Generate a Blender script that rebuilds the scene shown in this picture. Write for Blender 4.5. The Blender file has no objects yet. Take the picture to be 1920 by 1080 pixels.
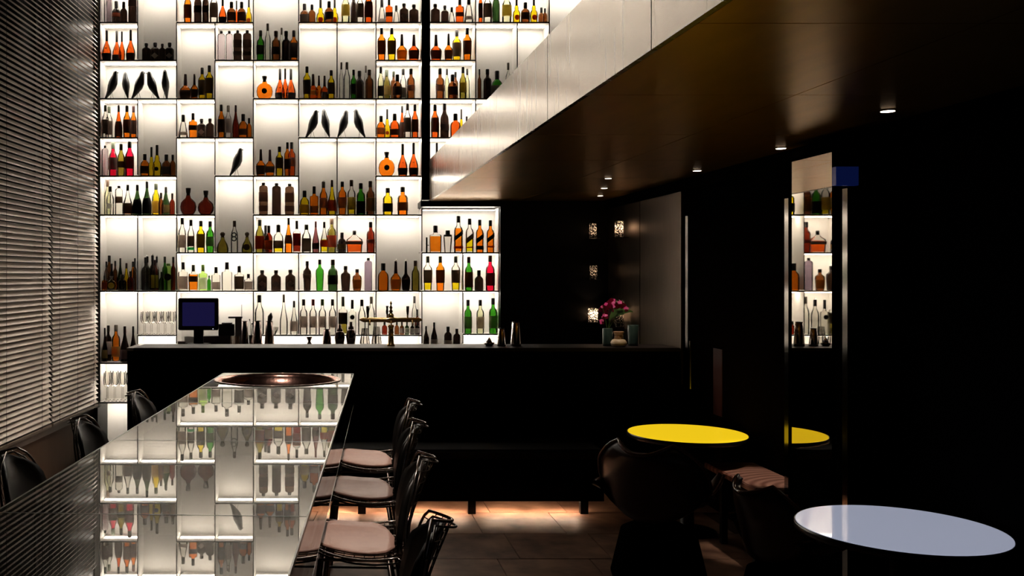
import bpy, bmesh, math, random
from mathutils import Vector, Matrix
random.seed(7)
C = bpy.context.scene.collection
SC = bpy.context.scene
F = 1780.0; PX = 630.0; PY = 515.0; H = 1.85      # focal length and principal point in pixels, eye height
def P(x, y, Y): return Vector(((x-PX)/F*Y, Y, H-(y-PY)/F*Y))

# ------------------------------------------------------------------ camera, world, lights, exposure
cam_d = bpy.data.cameras.new('camera'); cam = bpy.data.objects.new('camera', cam_d); C.objects.link(cam)
cam.location = (0, 0, H); cam.rotation_euler = (math.pi/2, 0, 0)
cam_d.sensor_width = 36; cam_d.lens = F/1920*36; cam_d.clip_start = .05
cam_d.shift_x = (960-PX)/1920; cam_d.shift_y = -(540-PY)/1920
SC.camera = cam
w = bpy.data.worlds.new('night'); SC.world = w; w.use_nodes = True
w.node_tree.nodes['Background'].inputs[0].default_value = (0.001, 0.001, 0.0012, 1)
SC.view_settings.view_transform = 'Standard'; SC.view_settings.look = 'None'
SC.view_settings.gamma = 1; SC.view_settings.use_curve_mapping = False
SC.view_settings.exposure = 0.0
STRIP = 24           # radiance of the shelf light strips
WARM = (1.0, .86, .70)
def spot(name, loc, aim, watts, size_deg, blend=.5, col=(1, .83, .70), rad=.04):
    l = bpy.data.lights.new(name, 'SPOT'); l.energy = watts; l.spot_size = math.radians(size_deg); l.spot_blend = blend
    l.color = col; l.shadow_soft_size = rad
    o = bpy.data.objects.new(name, l); C.objects.link(o); o.location = loc
    o.rotation_euler = (Vector(aim)-Vector(loc)).to_track_quat('-Z', 'Y').to_euler()
    return o
# warm spots in the tall ceiling for the stools and window panelling, plus added fill spots
spot('ceiling_and_fill_spot', (.75, 5.2, 5.6), (.25, 5.76, .8), 520, 11)
spot('ceiling_and_fill_spot', (.75, 4.4, 5.6), (.22, 4.95, .8), 190, 11)
spot('ceiling_and_fill_spot', (.75, 3.6, 5.6), (.17, 4.02, .8), 480, 12)
spot('ceiling_and_fill_spot', (-.9, 4.2, 5.6), (-.36, 6.6, 1.0), 260, 11)  # added fill that brightens the inside of the copper basin
spot('ceiling_and_fill_spot', (-.3, 5.6, 5.6), (.45, 8.3, 1.45), 330, 13)  # added fill from the camera side, brightens the brass beer tap
spot('ceiling_and_fill_spot', (-1.6, 6.4, 5.6), (-2.6, 7.9, .3), 55, 20)

R_ = math.radians
# ------------------------------------------------------------------ materials
M = {}
def lin(c): return tuple(((v/255)/12.92 if v/255 <= .04045 else ((v/255+.055)/1.055)**2.4) for v in c)
def mat(name, col, rough=.5, metal=0, noise=0, nscale=8, stretch=(1, 1, 1), emit=None, estr=0, spec=.5, bump=0, coat=0, trans=0, tangent=False):
    if name in M: return M[name]
    m = bpy.data.materials.new(name); m.use_nodes = True; nt = m.node_tree; b = nt.nodes['Principled BSDF']
    col = tuple(col)+(1,)
    b.inputs['Base Color'].default_value = col; b.inputs['Roughness'].default_value = rough; b.inputs['Metallic'].default_value = metal
    b.inputs['Specular IOR Level'].default_value = spec
    if coat: b.inputs['Coat Weight'].default_value = coat; b.inputs['Coat Roughness'].default_value = .03
    if emit: b.inputs['Emission Color'].default_value = tuple(emit)+(1,); b.inputs['Emission Strength'].default_value = estr
    if noise or bump:
        tc = nt.nodes.new('ShaderNodeTexCoord'); mp = nt.nodes.new('ShaderNodeMapping'); mp.inputs['Scale'].default_value = stretch
        n = nt.nodes.new('ShaderNodeTexNoise'); n.inputs['Scale'].default_value = nscale; n.inputs['Detail'].default_value = 5
        nt.links.new(tc.outputs['Object'], mp.inputs[0]); nt.links.new(mp.outputs[0], n.inputs[0])
        if noise:
            r = nt.nodes.new('ShaderNodeMix'); r.data_type = 'RGBA'
            r.inputs[6].default_value = tuple(v*(1-noise) for v in col[:3])+(1,)
            r.inputs[7].default_value = tuple(min(1, v*(1+noise)) for v in col[:3])+(1,)
            nt.links.new(n.outputs[0], r.inputs[0]); nt.links.new(r.outputs[2], b.inputs['Base Color'])
        if bump:
            bp = nt.nodes.new('ShaderNodeBump'); bp.inputs['Strength'].default_value = bump; bp.inputs['Distance'].default_value = .01
            nt.links.new(n.outputs[0], bp.inputs['Height']); nt.links.new(bp.outputs[0], b.inputs['Normal'])
    M[name] = m; return m
def glass(name, tint, ior=1.5, rough=.02, edge=1.0, gcol=(1, 1, 1)):
    """coloured clear material: tinted transmission (darker where the wall is seen edge-on and is thicker) plus Fresnel reflection"""
    if name in M: return M[name]
    m = bpy.data.materials.new(name); m.use_nodes = True; nt = m.node_tree; nt.nodes.clear()
    out = nt.nodes.new('ShaderNodeOutputMaterial'); mix = nt.nodes.new('ShaderNodeMixShader')
    tr = nt.nodes.new('ShaderNodeBsdfTransparent'); gl = nt.nodes.new('ShaderNodeBsdfGlossy')
    gl.inputs['Roughness'].default_value = rough; gl.inputs[0].default_value = tuple(gcol)+(1,)
    fr = nt.nodes.new('ShaderNodeFresnel'); fr.inputs[0].default_value = ior
    lw = nt.nodes.new('ShaderNodeLayerWeight'); lw.inputs[0].default_value = .35
    pw = nt.nodes.new('ShaderNodeMath'); pw.operation = 'POWER'; pw.inputs[1].default_value = 2.0
    mul = nt.nodes.new('ShaderNodeMath'); mul.operation = 'MULTIPLY'; mul.inputs[1].default_value = min(1, edge)
    mx = nt.nodes.new('ShaderNodeMix'); mx.data_type = 'RGBA'
    t = tuple(max(0, v) for v in tint)
    mx.inputs[6].default_value = t+(1,); mx.inputs[7].default_value = tuple((v**1.8)*.5 for v in t)+(1,)
    nt.links.new(lw.outputs['Facing'], pw.inputs[0]); nt.links.new(pw.outputs[0], mul.inputs[0]); nt.links.new(mul.outputs[0], mx.inputs[0])
    nt.links.new(mx.outputs[2], tr.inputs[0]); nt.links.new(fr.outputs[0], mix.inputs[0])
    nt.links.new(tr.outputs[0], mix.inputs[1]); nt.links.new(gl.outputs[0], mix.inputs[2]); nt.links.new(mix.outputs[0], out.inputs[0])
    M[name] = m; return m

white = mat('satin_white_board', (.80, .78, .74), .45, noise=.02)
dark = mat('dark_edge', (.012, .009, .007), .4, noise=.2)
blackm = mat('black_lacquer', (.0035, .0032, .0032), .35, spec=.25, noise=.2)
blackwall = mat('black_wall', (.004, .0036, .0036), .45, spec=.2, noise=.3, nscale=3)
led = mat('led_strip', (1, 1, 1), .5, emit=(1, .90, .78), estr=STRIP, noise=.01)
toe = mat('warm_led', (1, 1, 1), .5, emit=(1, .70, .48), estr=190, noise=.01)
steel = mat('brushed_steel', (.62, .58, .53), .3, 1, noise=.12, nscale=3, stretch=(60, 60, 1), bump=.05)
polished = mat('polished_steel', (.34, .31, .28), .14, 1, noise=.06, nscale=6)
chrome = mat('chrome', (.75, .72, .7), .12, 1, noise=.04)
tinm = mat('dark_steel_tin', (.22, .17, .16), .16, 1, noise=.1)
brass = mat('brass', (.72, .5, .22), .2, 1, noise=.1)
copper = mat('copper', (.58, .33, .27), .2, 1, noise=.25, nscale=9, bump=.35)
bronze = mat('bronze_ceiling', (.50, .27, .055), .30, 1, noise=.25, nscale=2.2, stretch=(5, 1, 1))

# ------------------------------------------------------------------ mesh helpers
def newmesh(name, bm, mats, smooth=False):
    me = bpy.data.meshes.new(name); bmesh.ops.recalc_face_normals(bm, faces=bm.faces[:]); bm.to_mesh(me); bm.free()
    for m in (mats if isinstance(mats, (list, tuple)) else [mats]): me.materials.append(m)
    if smooth: me.polygons.foreach_set('use_smooth', [True]*len(me.polygons))
    return me
def link(name, me, parent=None, loc=None, rot=None, scale=None):
    o = bpy.data.objects.new(name, me); C.objects.link(o)
    if parent: o.parent = parent
    if loc is not None: o.location = loc
    if rot is not None: o.rotation_euler = rot
    if scale is not None: o.scale = scale
    return o
def obj(name, bm, m, parent=None, smooth=False, loc=None, rot=None): return link(name, newmesh(name, bm, m, smooth), parent, loc, rot)
def thing(name, label, cat, loc=(0, 0, 0), rz=0, group=None, scale=None):
    o = link(name, None, None, loc, (0, 0, rz), scale); o.empty_display_size = .1
    o['label'] = label; o['category'] = cat
    if group: o['group'] = group
    return o
def tag(o, label, cat, group=None):
    o['label'] = label; o['category'] = cat
    if group: o['group'] = group
    return o
def struct(o, label=None):
    o['kind'] = 'structure'
    if label: o['label'] = label
    return o
def box(bm, x0, x1, y0, y1, z0, z1, mi=0, front=None, bev=0):
    r = bmesh.ops.create_cube(bm, size=1)
    for v in r['verts']: v.co = Vector(((x0+x1)/2+v.co.x*(x1-x0), (y0+y1)/2+v.co.y*(y1-y0), (z0+z1)/2+v.co.z*(z1-z0)))
    fs = set(f for v in r['verts'] for f in v.link_faces)
    for f in fs:
        f.material_index = mi
        if front is not None and all(abs(v.co.y-y0) < 1e-6 for v in f.verts): f.material_index = front
    if bev:
        es = set(e for f in fs for e in f.edges); bmesh.ops.bevel(bm, geom=list(es), offset=bev, segments=2, affect='EDGES')
    return bm
def B(*a, **k): return box(bmesh.new(), *a, **k)
def tube(bm, pts, r, n=6, closed=False):
    pts = [Vector(p) for p in pts]; rings = []; N = len(pts); up = Vector((0, 0, 1))
    for i, p in enumerate(pts):
        a = pts[(i-1) % N] if (closed or i > 0) else p; b = pts[(i+1) % N] if (closed or i < N-1) else p
        d = (b-a).normalized()
        if abs(d.dot(up)) > .97: s = d.cross(Vector((1, 0, 0))).normalized()
        else: s = d.cross(up).normalized()
        t = s.cross(d); rr = r[i] if isinstance(r, (list, tuple)) else r
        rings.append([bm.verts.new(p+rr*(math.cos(2*math.pi*k/n)*s+math.sin(2*math.pi*k/n)*t)) for k in range(n)])
    for i in range(N if closed else N-1):
        A, Bq = rings[i], rings[(i+1) % N]
        for k in range(n): bm.faces.new((A[k], A[(k+1) % n], Bq[(k+1) % n], Bq[k]))
    if not closed: bm.faces.new(rings[0]); bm.faces.new(rings[-1][::-1])
    return bm
def lathe(bm, prof, n=20, dep=1.0, p=2.0, cap=True, off=0, cx=0, cy=0):
    """prof = [(z, r)]; superellipse section of power p, depth ratio dep"""
    rings = []
    for z, r in prof:
        ring = []
        for k in range(n):
            a = 2*math.pi*(k+.5)/n; c, s = math.cos(a), math.sin(a)
            q = (abs(c)**p+abs(s)**p)**(-1/p)
            ring.append(bm.verts.new((cx+(r*q*c+off*c), cy+(r*q*s*dep+off*s), z)))
        rings.append(ring)
    for A, Bq in zip(rings, rings[1:]):
        for k in range(n): bm.faces.new((A[k], A[(k+1) % n], Bq[(k+1) % n], Bq[k]))
    if cap: bm.faces.new(rings[0][::-1]); bm.faces.new(rings[-1])
    return bm
def solid_grid(g, th):
    """closed slab from a grid of points, thickened along its own normals"""
    bm = bmesh.new(); J, I = len(g), len(g[0]); nr = [[None]*I for _ in range(J)]
    for j in range(J):
        for i in range(I):
            a = g[j][min(i+1, I-1)]-g[j][max(i-1, 0)]; b_ = g[min(j+1, J-1)][i]-g[max(j-1, 0)][i]; n = a.cross(b_)
            nr[j][i] = n.normalized() if n.length > 1e-9 else Vector((0, 0, 1))
    A = [[bm.verts.new(g[j][i]) for i in range(I)] for j in range(J)]; D = [[bm.verts.new(g[j][i]-nr[j][i]*th) for i in range(I)] for j in range(J)]
    for j in range(J-1):
        for i in range(I-1):
            bm.faces.new((A[j][i], A[j][i+1], A[j+1][i+1], A[j+1][i])); bm.faces.new((D[j][i], D[j+1][i], D[j+1][i+1], D[j][i+1]))
    for j in range(J-1):
        for i in (0, I-1): bm.faces.new((A[j][i], A[j+1][i], D[j+1][i], D[j][i]))
    for i in range(I-1):
        for j in (0, J-1): bm.faces.new((A[j][i], A[j][i+1], D[j][i+1], D[j][i]))
    return bm
def cyl(x, y, z0, z1, r0, r1=None, n=16):
    return lathe(bmesh.new(), [(z0, r0), (z1, r0 if r1 is None else r1)], n, cx=x, cy=y)

# ------------------------------------------------------------------ the room
RX = 3.0                                     # right wall
floor = struct(obj('floor', B(-3.2, 3.2, -.6, 8.6, -.35, -.012), mat('grout', lin((62, 38, 28)), .7, noise=.3)))
tilem = bpy.data.materials.new('terracotta_stone'); tilem.use_nodes = True
nt = tilem.node_tree; b = nt.nodes['Principled BSDF']; b.inputs['Roughness'].default_value = .45
tc = nt.nodes.new('ShaderNodeTexCoord'); nz = nt.nodes.new('ShaderNodeTexNoise'); nz.inputs['Scale'].default_value = 5; nz.inputs['Detail'].default_value = 8
oi = nt.nodes.new('ShaderNodeObjectInfo'); va = nt.nodes.new('ShaderNodeVectorMath'); cr = nt.nodes.new('ShaderNodeValToRGB')
cb = nt.nodes.new('ShaderNodeCombineXYZ')
for i in range(3): nt.links.new(oi.outputs['Random'], cb.inputs[i])
va.operation = 'MULTIPLY_ADD'; va.inputs[1].default_value = (20, 20, 20); nt.links.new(cb.outputs[0], va.inputs[0]); nt.links.new(tc.outputs['Object'], va.inputs[2])
nt.links.new(va.outputs[0], nz.inputs[0]); nt.links.new(nz.outputs[0], cr.inputs[0]); nt.links.new(cr.outputs[0], b.inputs['Base Color'])
cr.color_ramp.elements[0].position = .3; cr.color_ramp.elements[0].color = (.075, .032, .018, 1)
cr.color_ramp.elements[1].position = .75; cr.color_ramp.elements[1].color = (.36, .20, .125, 1)
tme = newmesh('tile', B(-.298, .298, -.298, .298, -.011, 0, bev=.002), tilem)
for i in range(10):
    for j in range(15):
        link('tile', tme, floor, (-2.85+i*.6+.15*(j % 2), -.12+j*.6, random.uniform(-.001, .001)), (0, 0, 0))
struct(obj('floor_service', B(-3.4, 3.2, 8.6, 11.2, -.5, -.36), blackm))
struct(obj('wall_back', B(-3.4, 3.6, 10.9, 11.05, -.5, 5.9), blackwall))
struct(obj('wall_behind', B(-3.4, 3.6, -.7, -.6, -.3, 5.9), blackwall))
struct(obj('ceiling', B(-3.4, 1.3, -.7, 11.0, 5.8, 5.9), blackwall))
# black front wall right of the lit cabinet, and the band above the cabinet
X936 = P(936, 0, 10.5).x; X791 = P(791, 0, 10.5).x
struct(obj('wall_bar', B(X936, RX, 10.42, 10.9, -.35, 2.68), blackwall))
struct(obj('trim_header', B(X791-.02, X936, 10.42, 10.9, P(0, 388, 10.5).z, 2.66), blackwall))
# right wall with its door band, steel trims, metal cladding
nightwall = mat('matt_black_wall', (.0022, .002, .002), .8, spec=0, noise=.2)
wr = struct(obj('wall_right', B(RX, RX+.12, -.6, 10.9, -.35, 2.7), nightwall))
for Yc, nm in ((8.08, 'metal_trim'),):
    struct(obj('trim_1', B(-.003, .003, -.017, .017, 0, 2.35), mat('dull_steel', (.17, .155, .14), .2, 1, noise=.05), None, False, (RX-.014, Yc, 0), (0, 0, R_(14))), 'slim vertical polished steel trim right of the metal cladding')
mpan = obj('trim_2', B(RX-.02, RX, 8.2, 9.3, .9, 2.64), mat('brushed_bronze_cladding', (.22, .17, .135), .33, 1, noise=.25, nscale=2, stretch=(1, 14, 2), bump=.03))
struct(mpan, 'brushed metal cladding on the wall at the right end of the bar')
mp2 = obj('panel', B(RX-.02, RX, 9.32, 10.4, .9, 2.64), M['brushed_bronze_cladding'], mpan)
struct(obj('trim_3', B(RX-.06, RX, -.5, 10.4, 2.57, 2.66), nightwall))
dr = struct(obj('door_1', B(RX-.015, RX, 6.1, 8.0, 0, 2.35), mat('dark_door_lacquer', (.003, .0018, .0016), .8, noise=.3, nscale=4, spec=0)))
obj('handle', tube(bmesh.new(), [(RX-.05, 7.9, .9), (RX-.05, 7.9, 1.3)], .012, 8), polished, dr)
# mirror clad column
col = thing('mirror_column', 'black wall column with tall mirror strip reflecting the lit bottle shelves', 'mirror', (2.905, 5.575, 0))
obj('core', B(-.085, .095, -.375, .375, 0, 2.57), nightwall, col)
mir = mat('mirror_glass', (.62, .58, .52), .015, 1, noise=.01)
obj('mirror_pane', B(-.095, -.085, P(0, 0, 5.38).y-5.575, 5.852-5.575, .66, 2.545), mir, col)
for yy in (5.915, 5.235): obj('steel_trim', B(-.099, -.085, yy-5.575-.026, yy-5.575+.026, .0, 2.325), mat('dull_steel_column', (.22, .20, .18), .12, 1, noise=.05), col)
# low bulkhead: brushed steel face + bronze underside
def fx(Y): return 1.01+(10.5-Y)*.0168
FZ0, FZ1 = 2.66, 3.095
bulk = struct(link('ceiling_low', None), 'low bronze panelled ceiling with a brushed steel edge')
bm = bmesh.new()
def prism(bm, pts, z0, z1):
    lo = [bm.verts.new((x, y, z0)) for x, y in pts]; hi = [bm.verts.new((x, y, z1)) for x, y in pts]
    bm.faces.new(lo[::-1]); bm.faces.new(hi); n = len(pts)
    for i in range(n): bm.faces.new((lo[i], lo[(i+1) % n], hi[(i+1) % n], hi[i]))
    return bm
obj('core', prism(bmesh.new(), [(fx(0)+.03, -.6), (3.3, -.6), (3.3, 10.42), (fx(10.42)+.03, 10.42)], FZ0+.012, FZ1-.005), blackwall, bulk)
brush = bpy.data.materials.new('brushed_steel_fascia'); brush.use_nodes = True; nt = brush.node_tree; b = nt.nodes['Principled BSDF']
b.inputs['Metallic'].default_value = 1
tc = nt.nodes.new('ShaderNodeTexCoord'); mp = nt.nodes.new('ShaderNodeMapping'); mp.inputs['Scale'].default_value = (9, 9, .5)
nz = nt.nodes.new('ShaderNodeTexNoise'); nz.inputs['Scale'].default_value = 3; nz.inputs['Detail'].default_value = 6
cr = nt.nodes.new('ShaderNodeValToRGB'); cr.color_ramp.elements[0].color = (.26, .23, .20, 1); cr.color_ramp.elements[1].color = (.31, .278, .243, 1)
rr = nt.nodes.new('ShaderNodeMapRange'); rr.inputs[3].default_value = .20; rr.inputs[4].default_value = .32
nt.links.new(tc.outputs['Object'], mp.inputs[0]); nt.links.new(mp.outputs[0], nz.inputs[0]); nt.links.new(nz.outputs[0], cr.inputs[0])
nt.links.new(cr.outputs[0], b.inputs['Base Color']); nt.links.new(nz.outputs[0], rr.inputs[0]); nt.links.new(rr.outputs[0], b.inputs['Roughness'])
cuts = [10.42, 8.1, 4.95, 3.4, 1.8, 0, -.6]
for a, c in zip(cuts, cuts[1:]):
    a -= .004; c += .004
    obj('panel', prism(bmesh.new(), [(fx(c), c), (fx(c)+.025, c), (fx(a)+.025, a), (fx(a), a)], FZ0-.004, FZ1), brush, bulk)
yc = -.6
while yc < 10.4:
    y2 = min(yc+1.22, 10.42)
    for k in range(2):
        xa0, xb0 = fx(yc)+.03, RX
        f0, f1 = (0, .5) if k == 0 else (.5, 1)
        pts = [(fx(yc)+.03+(RX-fx(yc)-.03)*f0+.003, yc+.003), (fx(yc)+.03+(RX-fx(yc)-.03)*f1-.003, yc+.003), (fx(y2)+.03+(RX-fx(y2)-.03)*f1-.003, y2-.003), (fx(y2)+.03+(RX-fx(y2)-.03)*f0+.003, y2-.003)]
        obj('panel', prism(bmesh.new(), pts, FZ0, FZ0+.01), bronze, bulk)
    yc = y2
# black post in front of the shelving
a, c = P(790, 0, 10.40), P(806, 0, 10.40)
struct(obj('column', B(a.x, c.x, 10.36, 10.45, 2.67, 5.8), blackm))

# ------------------------------------------------------------------ window wall with blinds
def wx(Y): return -2.65+.056*(Y-7.5)
ang = -math.atan(.056)
wl = struct(link('wall_left', None, None, (wx(0), 0, 0), (0, 0, ang)))
panm = mat('brown_panelling', (.20, .125, .085), .4, noise=.35, nscale=2, stretch=(1, 2, .5))
obj('panel', B(-.16, -.06, -.6, 7.6, -.35, .40), panm, wl); obj('panel', B(-.16, -.06, 7.61, 9.85, -.35, .40), panm, wl)
obj('sill', B(-.16, -.02, -.6, 9.95, .40, .455), mat('sill_paint', (.36, .30, .26), .4, noise=.1), wl)
obj('jamb', B(-.16, .02, 9.95, 10.3, -.35, .455), blackm, wl)
obj('backing', B(-.3, -.2, -.6, 10.6, -.35, 5.8), blackwall, wl)
win = struct(link('window_1', None, None, (wx(0), 0, 0), (0, 0, ang)))
for i, (ya, yb) in enumerate(((4.6, 6.5), (6.52, 8.6), (8.62, 10.3))):
    obj('pane', B(-.15, -.14, ya, yb, .46, 5.6), glass('night_glass', (.12, .13, .15), 1.12, .3), win)
for yy in (6.51, 8.61): obj('mullion', B(-.16, -.12, yy-.03, yy+.03, .46, 5.6), blackm, win)
slatm = mat('blind_slat_taupe', lin((176, 160, 146)), .34, .3, noise=.12, nscale=3, stretch=(1, 3, 40))
cordm = mat('blind_cord', (.05, .04, .035), .8, noise=.1)
def blind(y0, y1, label, xo):
    t = thing('venetian_blind', label, 'blind', (wx(0), 0, 0), ang, 'venetian blinds over the window')
    bm = bmesh.new(); tl = -math.radians(50); hw = .0275; L = y1-y0
    prof = []
    for k in range(5):
        s = -1+k*.5; prof.append((s*hw*math.cos(tl)+.003*(1-s*s)*math.sin(tl), s*hw*math.sin(tl)+.003*(1-s*s)*math.cos(tl)))
    lo = [bm.verts.new((x, 0, z)) for x, z in prof]; hi = [bm.verts.new((x, L, z)) for x, z in prof]
    for k in range(4): bm.faces.new((lo[k], lo[k+1], hi[k+1], hi[k]))
    me = newmesh('slat', bm, slatm, True)
    z = .535; i = 0
    while z < 5.5:
        o = link('slat', me, t, (xo+random.uniform(-.0015, .0015), y0+random.uniform(-.004, .004), z), (random.uniform(-.0006, .0006), random.uniform(-.02, .02), 0)); z += .0465; i += 1
    obj('bottom_rail', B(xo-.02, xo+.02, y0, y1, .468, .497, bev=.004), slatm, t)
    obj('head_rail', B(xo-.03, xo+.03, y0, y1, 5.52, 5.58), slatm, t)
    for f in (.12, .5, .88):
        obj('cord', tube(bmesh.new(), [(xo+.022, y0+L*f, .49), (xo+.022, y0+L*f, 5.5)], .0018, 4), cordm, t)
    return t
blind(8.64, 9.98, 'taupe venetian blind nearest the lit shelves, hanging full height', .0)
blind(6.55, 8.60, 'taupe venetian blind further from the lit shelves, left of the slat joint', .0)
blind(4.6, 6.52, 'taupe venetian blind over the nearest window bay, cropped by the photo edge', .0)

# ------------------------------------------------------------------ backlit shelving
YF, YB = 10.5, 10.8
cells = []
def cell(x0, x1, *ys):
    for a, b_ in zip(ys, ys[1:]):
        cells.append((x0, x1, a, b_))
cell(187, 258, -175, -103, -31, 41, 112); cell(187, 258, 184, 257, 329); cell(187, 258, 402, 545, 680, 754, 870)
cell(258, 331, -175, -103, -31, 112); cell(258, 331, 184, 329); cell(258, 331, 402, 545, 628, 700)
cell(187, 331, 112, 184); cell(187, 331, 329, 402)
cell(331, 475, -175, -103, -31, 41); cell(331, 403, 41, 184, 257, 402, 473); cell(331, 475, 473, 545, 700)
cell(403, 475, 41, 112, 257, 329, 473)
cell(475, 560, -175, -103, -31, 112, 184, 329, 402); cell(475, 632, 402, 473); cell(475, 560, 473, 545, 628); cell(475, 632, 628, 700)
cell(560, 705, -175, -103, -31, 41); cell(560, 632, 41, 184); cell(632, 705, 41, 184); cell(560, 705, 184, 257)
cell(560, 632, 257, 402); cell(632, 705, 257, 402, 473); cell(560, 705, 473, 545); cell(560, 632, 545, 628); cell(632, 705, 545, 628, 700)
cell(705, 790, -175, -103, -31, 41, 112, 184, 257, 329, 402, 545, 628, 700)
cell(790, 892, -175, -103, -31, 41, 112, 184, 257, 329, 378)
cell(892, 1030, -175, -103, -31, 41); cell(892, 970, 41, 184); cell(970, 1030, 41, 184); cell(892, 1030, 184, 378); cell(1030, 1120, -31, 184, 378); cell(1030, 1120, -175, -103, -31)
cell(791, 936, 389, 473); cell(791, 868, 473, 545, 700); cell(868, 936, 473, 545, 626, 700)
unit = thing('backlit_shelving', 'tall wall of backlit white shelf cells holding rows of liquor bottles', 'shelving', (0, 10.8, 0))
def X10(x): return (x-PX)/F*YF
def Z10(y): return H-(y-PY)/F*YF
TH = .0075
mesh_cache = {}
def ubox(sx, sy, sz, mats, key, front=None):
    k = (round(sx, 4), round(sy, 4), round(sz, 4), key)
    if k not in mesh_cache:
        mesh_cache[k] = newmesh(key, B(-sx/2, sx/2, -sy/2, sy/2, -sz/2, sz/2, front=front), mats)
    return mesh_cache[k]
for (x0, x1, yt, yb) in cells:
    X0, X1, Z0, Z1 = X10(x0), X10(x1), Z10(yb), Z10(yt)
    link('back_panel', ubox(X1-X0, .01, Z1-Z0, [white], 'back_panel'), unit, ((X0+X1)/2, YB+.005-10.8, (Z0+Z1)/2))
    link('shelf', ubox(X1-X0, YB-YF, TH*2, [white, dark], 'shelf', 1), unit, ((X0+X1)/2, (YF+YB)/2-10.8, Z0-TH))
    link('divider', ubox(.011, YB-YF, Z1-Z0-TH*2, [white, dark], 'divider', 1), unit, (X0, (YF+YB)/2-10.8, (Z0+Z1)/2-TH*0))
    link('light_strip', ubox(X1-X0-.05, .05, .005, [led], 'light_strip'), unit, ((X0+X1)/2, 10.64-10.8, Z1-TH*2-.006))
for x, a, b_ in ((936, 389, 700), (1120, -175, 378)):
    link('divider', ubox(.011, YB-YF, Z10(a)-Z10(b_), [white, dark], 'divider', 1), unit, (X10(x), (YF+YB)/2-10.8, (Z10(a)+Z10(b_))/2))
obj('base_cabinet', B(X10(258)+.01, X936-.01, YF-10.8, YB-10.8, -.35, Z10(700)-.02), blackm, unit)
obj('end_post', B(X10(187)-.055, X10(187)-.012, YF-10.8, YB-10.8, -.35, Z10(-175)), white, unit)

# ------------------------------------------------------------------ bottles
BODY = {'am': (232, 120, 22), 'ye': (240, 200, 25), 'br': (120, 66, 28), 'dk': (34, 22, 17), 'cl': (238, 234, 222), 'gr': (52, 138, 30), 'dg': (40, 66, 30),
        'rd': (214, 22, 58), 'cg': (214, 88, 24), 'ol': (140, 128, 48), 'gy': (176, 166, 172), 'pl': (216, 218, 180), 'st': (74, 52, 38), 'pu': (128, 112, 128),
        'gl': (176, 214, 110), 'rb': (120, 36, 18), 'mv': (118, 66, 70)}
BNAME = {'am': 'amber', 'ye': 'yellow', 'br': 'brown', 'dk': 'black', 'cl': 'clear', 'gr': 'green', 'dg': 'dark green', 'rd': 'bright red', 'cg': 'orange brown',
         'ol': 'olive', 'gy': 'silvery grey', 'pl': 'pale straw', 'st': 'stone brown', 'pu': 'mauve grey', 'gl': 'lime green', 'rb': 'dark red', 'mv': 'wine coloured'}
def bodymat(c):
    v = tuple(min(.97, x*1.25) for x in lin(BODY[c])); return glass('bottle_glass_'+BNAME[c].replace(' ', '_'), tuple(x**.5 for x in v), 1.45, .05, .75 if c != 'cl' else .55)
def liqmat(c):
    v = tuple(min(.97, x*1.35) for x in lin(BODY[c])); return glass('liquid_'+BNAME[c].replace(' ', '_'), tuple(x**.5 for x in v), 1.1, .1, .6)
CAPC = {'k': (20, 15, 13), 'm': (52, 10, 12), 'g': (72, 78, 60), 'r': (120, 30, 35), 'n': (66, 92, 22), 'l': (120, 112, 100), 'w': (70, 48, 28)}
def capmat(c): return mat('cap_'+c, lin(CAPC[c]), .4, noise=.15)
LABC = {'d': (72, 62, 55), 'g': (120, 112, 108), 'k': (30, 24, 24), 't': (140, 118, 70), 'w': (235, 230, 220), 'o': (120, 60, 30), 'p': (200, 150, 150), 'y': (170, 140, 40), 'e': (120, 150, 40), 'n': (60, 200, 90)}
def labmat(c):
    nm = 'paper_'+c
    if nm in M: return M[nm]
    m = mat(nm, lin(LABC[c]), .6, noise=.12, nscale=18); nt = m.node_tree; out = next(n for n in nt.nodes if n.type == 'OUTPUT_MATERIAL'); b = nt.nodes['Principled BSDF']
    tl = nt.nodes.new('ShaderNodeBsdfTranslucent'); tl.inputs[0].default_value = tuple(min(1, v*4.5) for v in lin(LABC[c]))+(1,)
    ms = nt.nodes.new('ShaderNodeMixShader'); ms.inputs[0].default_value = .55
    nt.links.new(b.outputs[0], ms.inputs[1]); nt.links.new(tl.outputs[0], ms.inputs[2]); nt.links.new(ms.outputs[0], out.inputs[0]); return m
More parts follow.
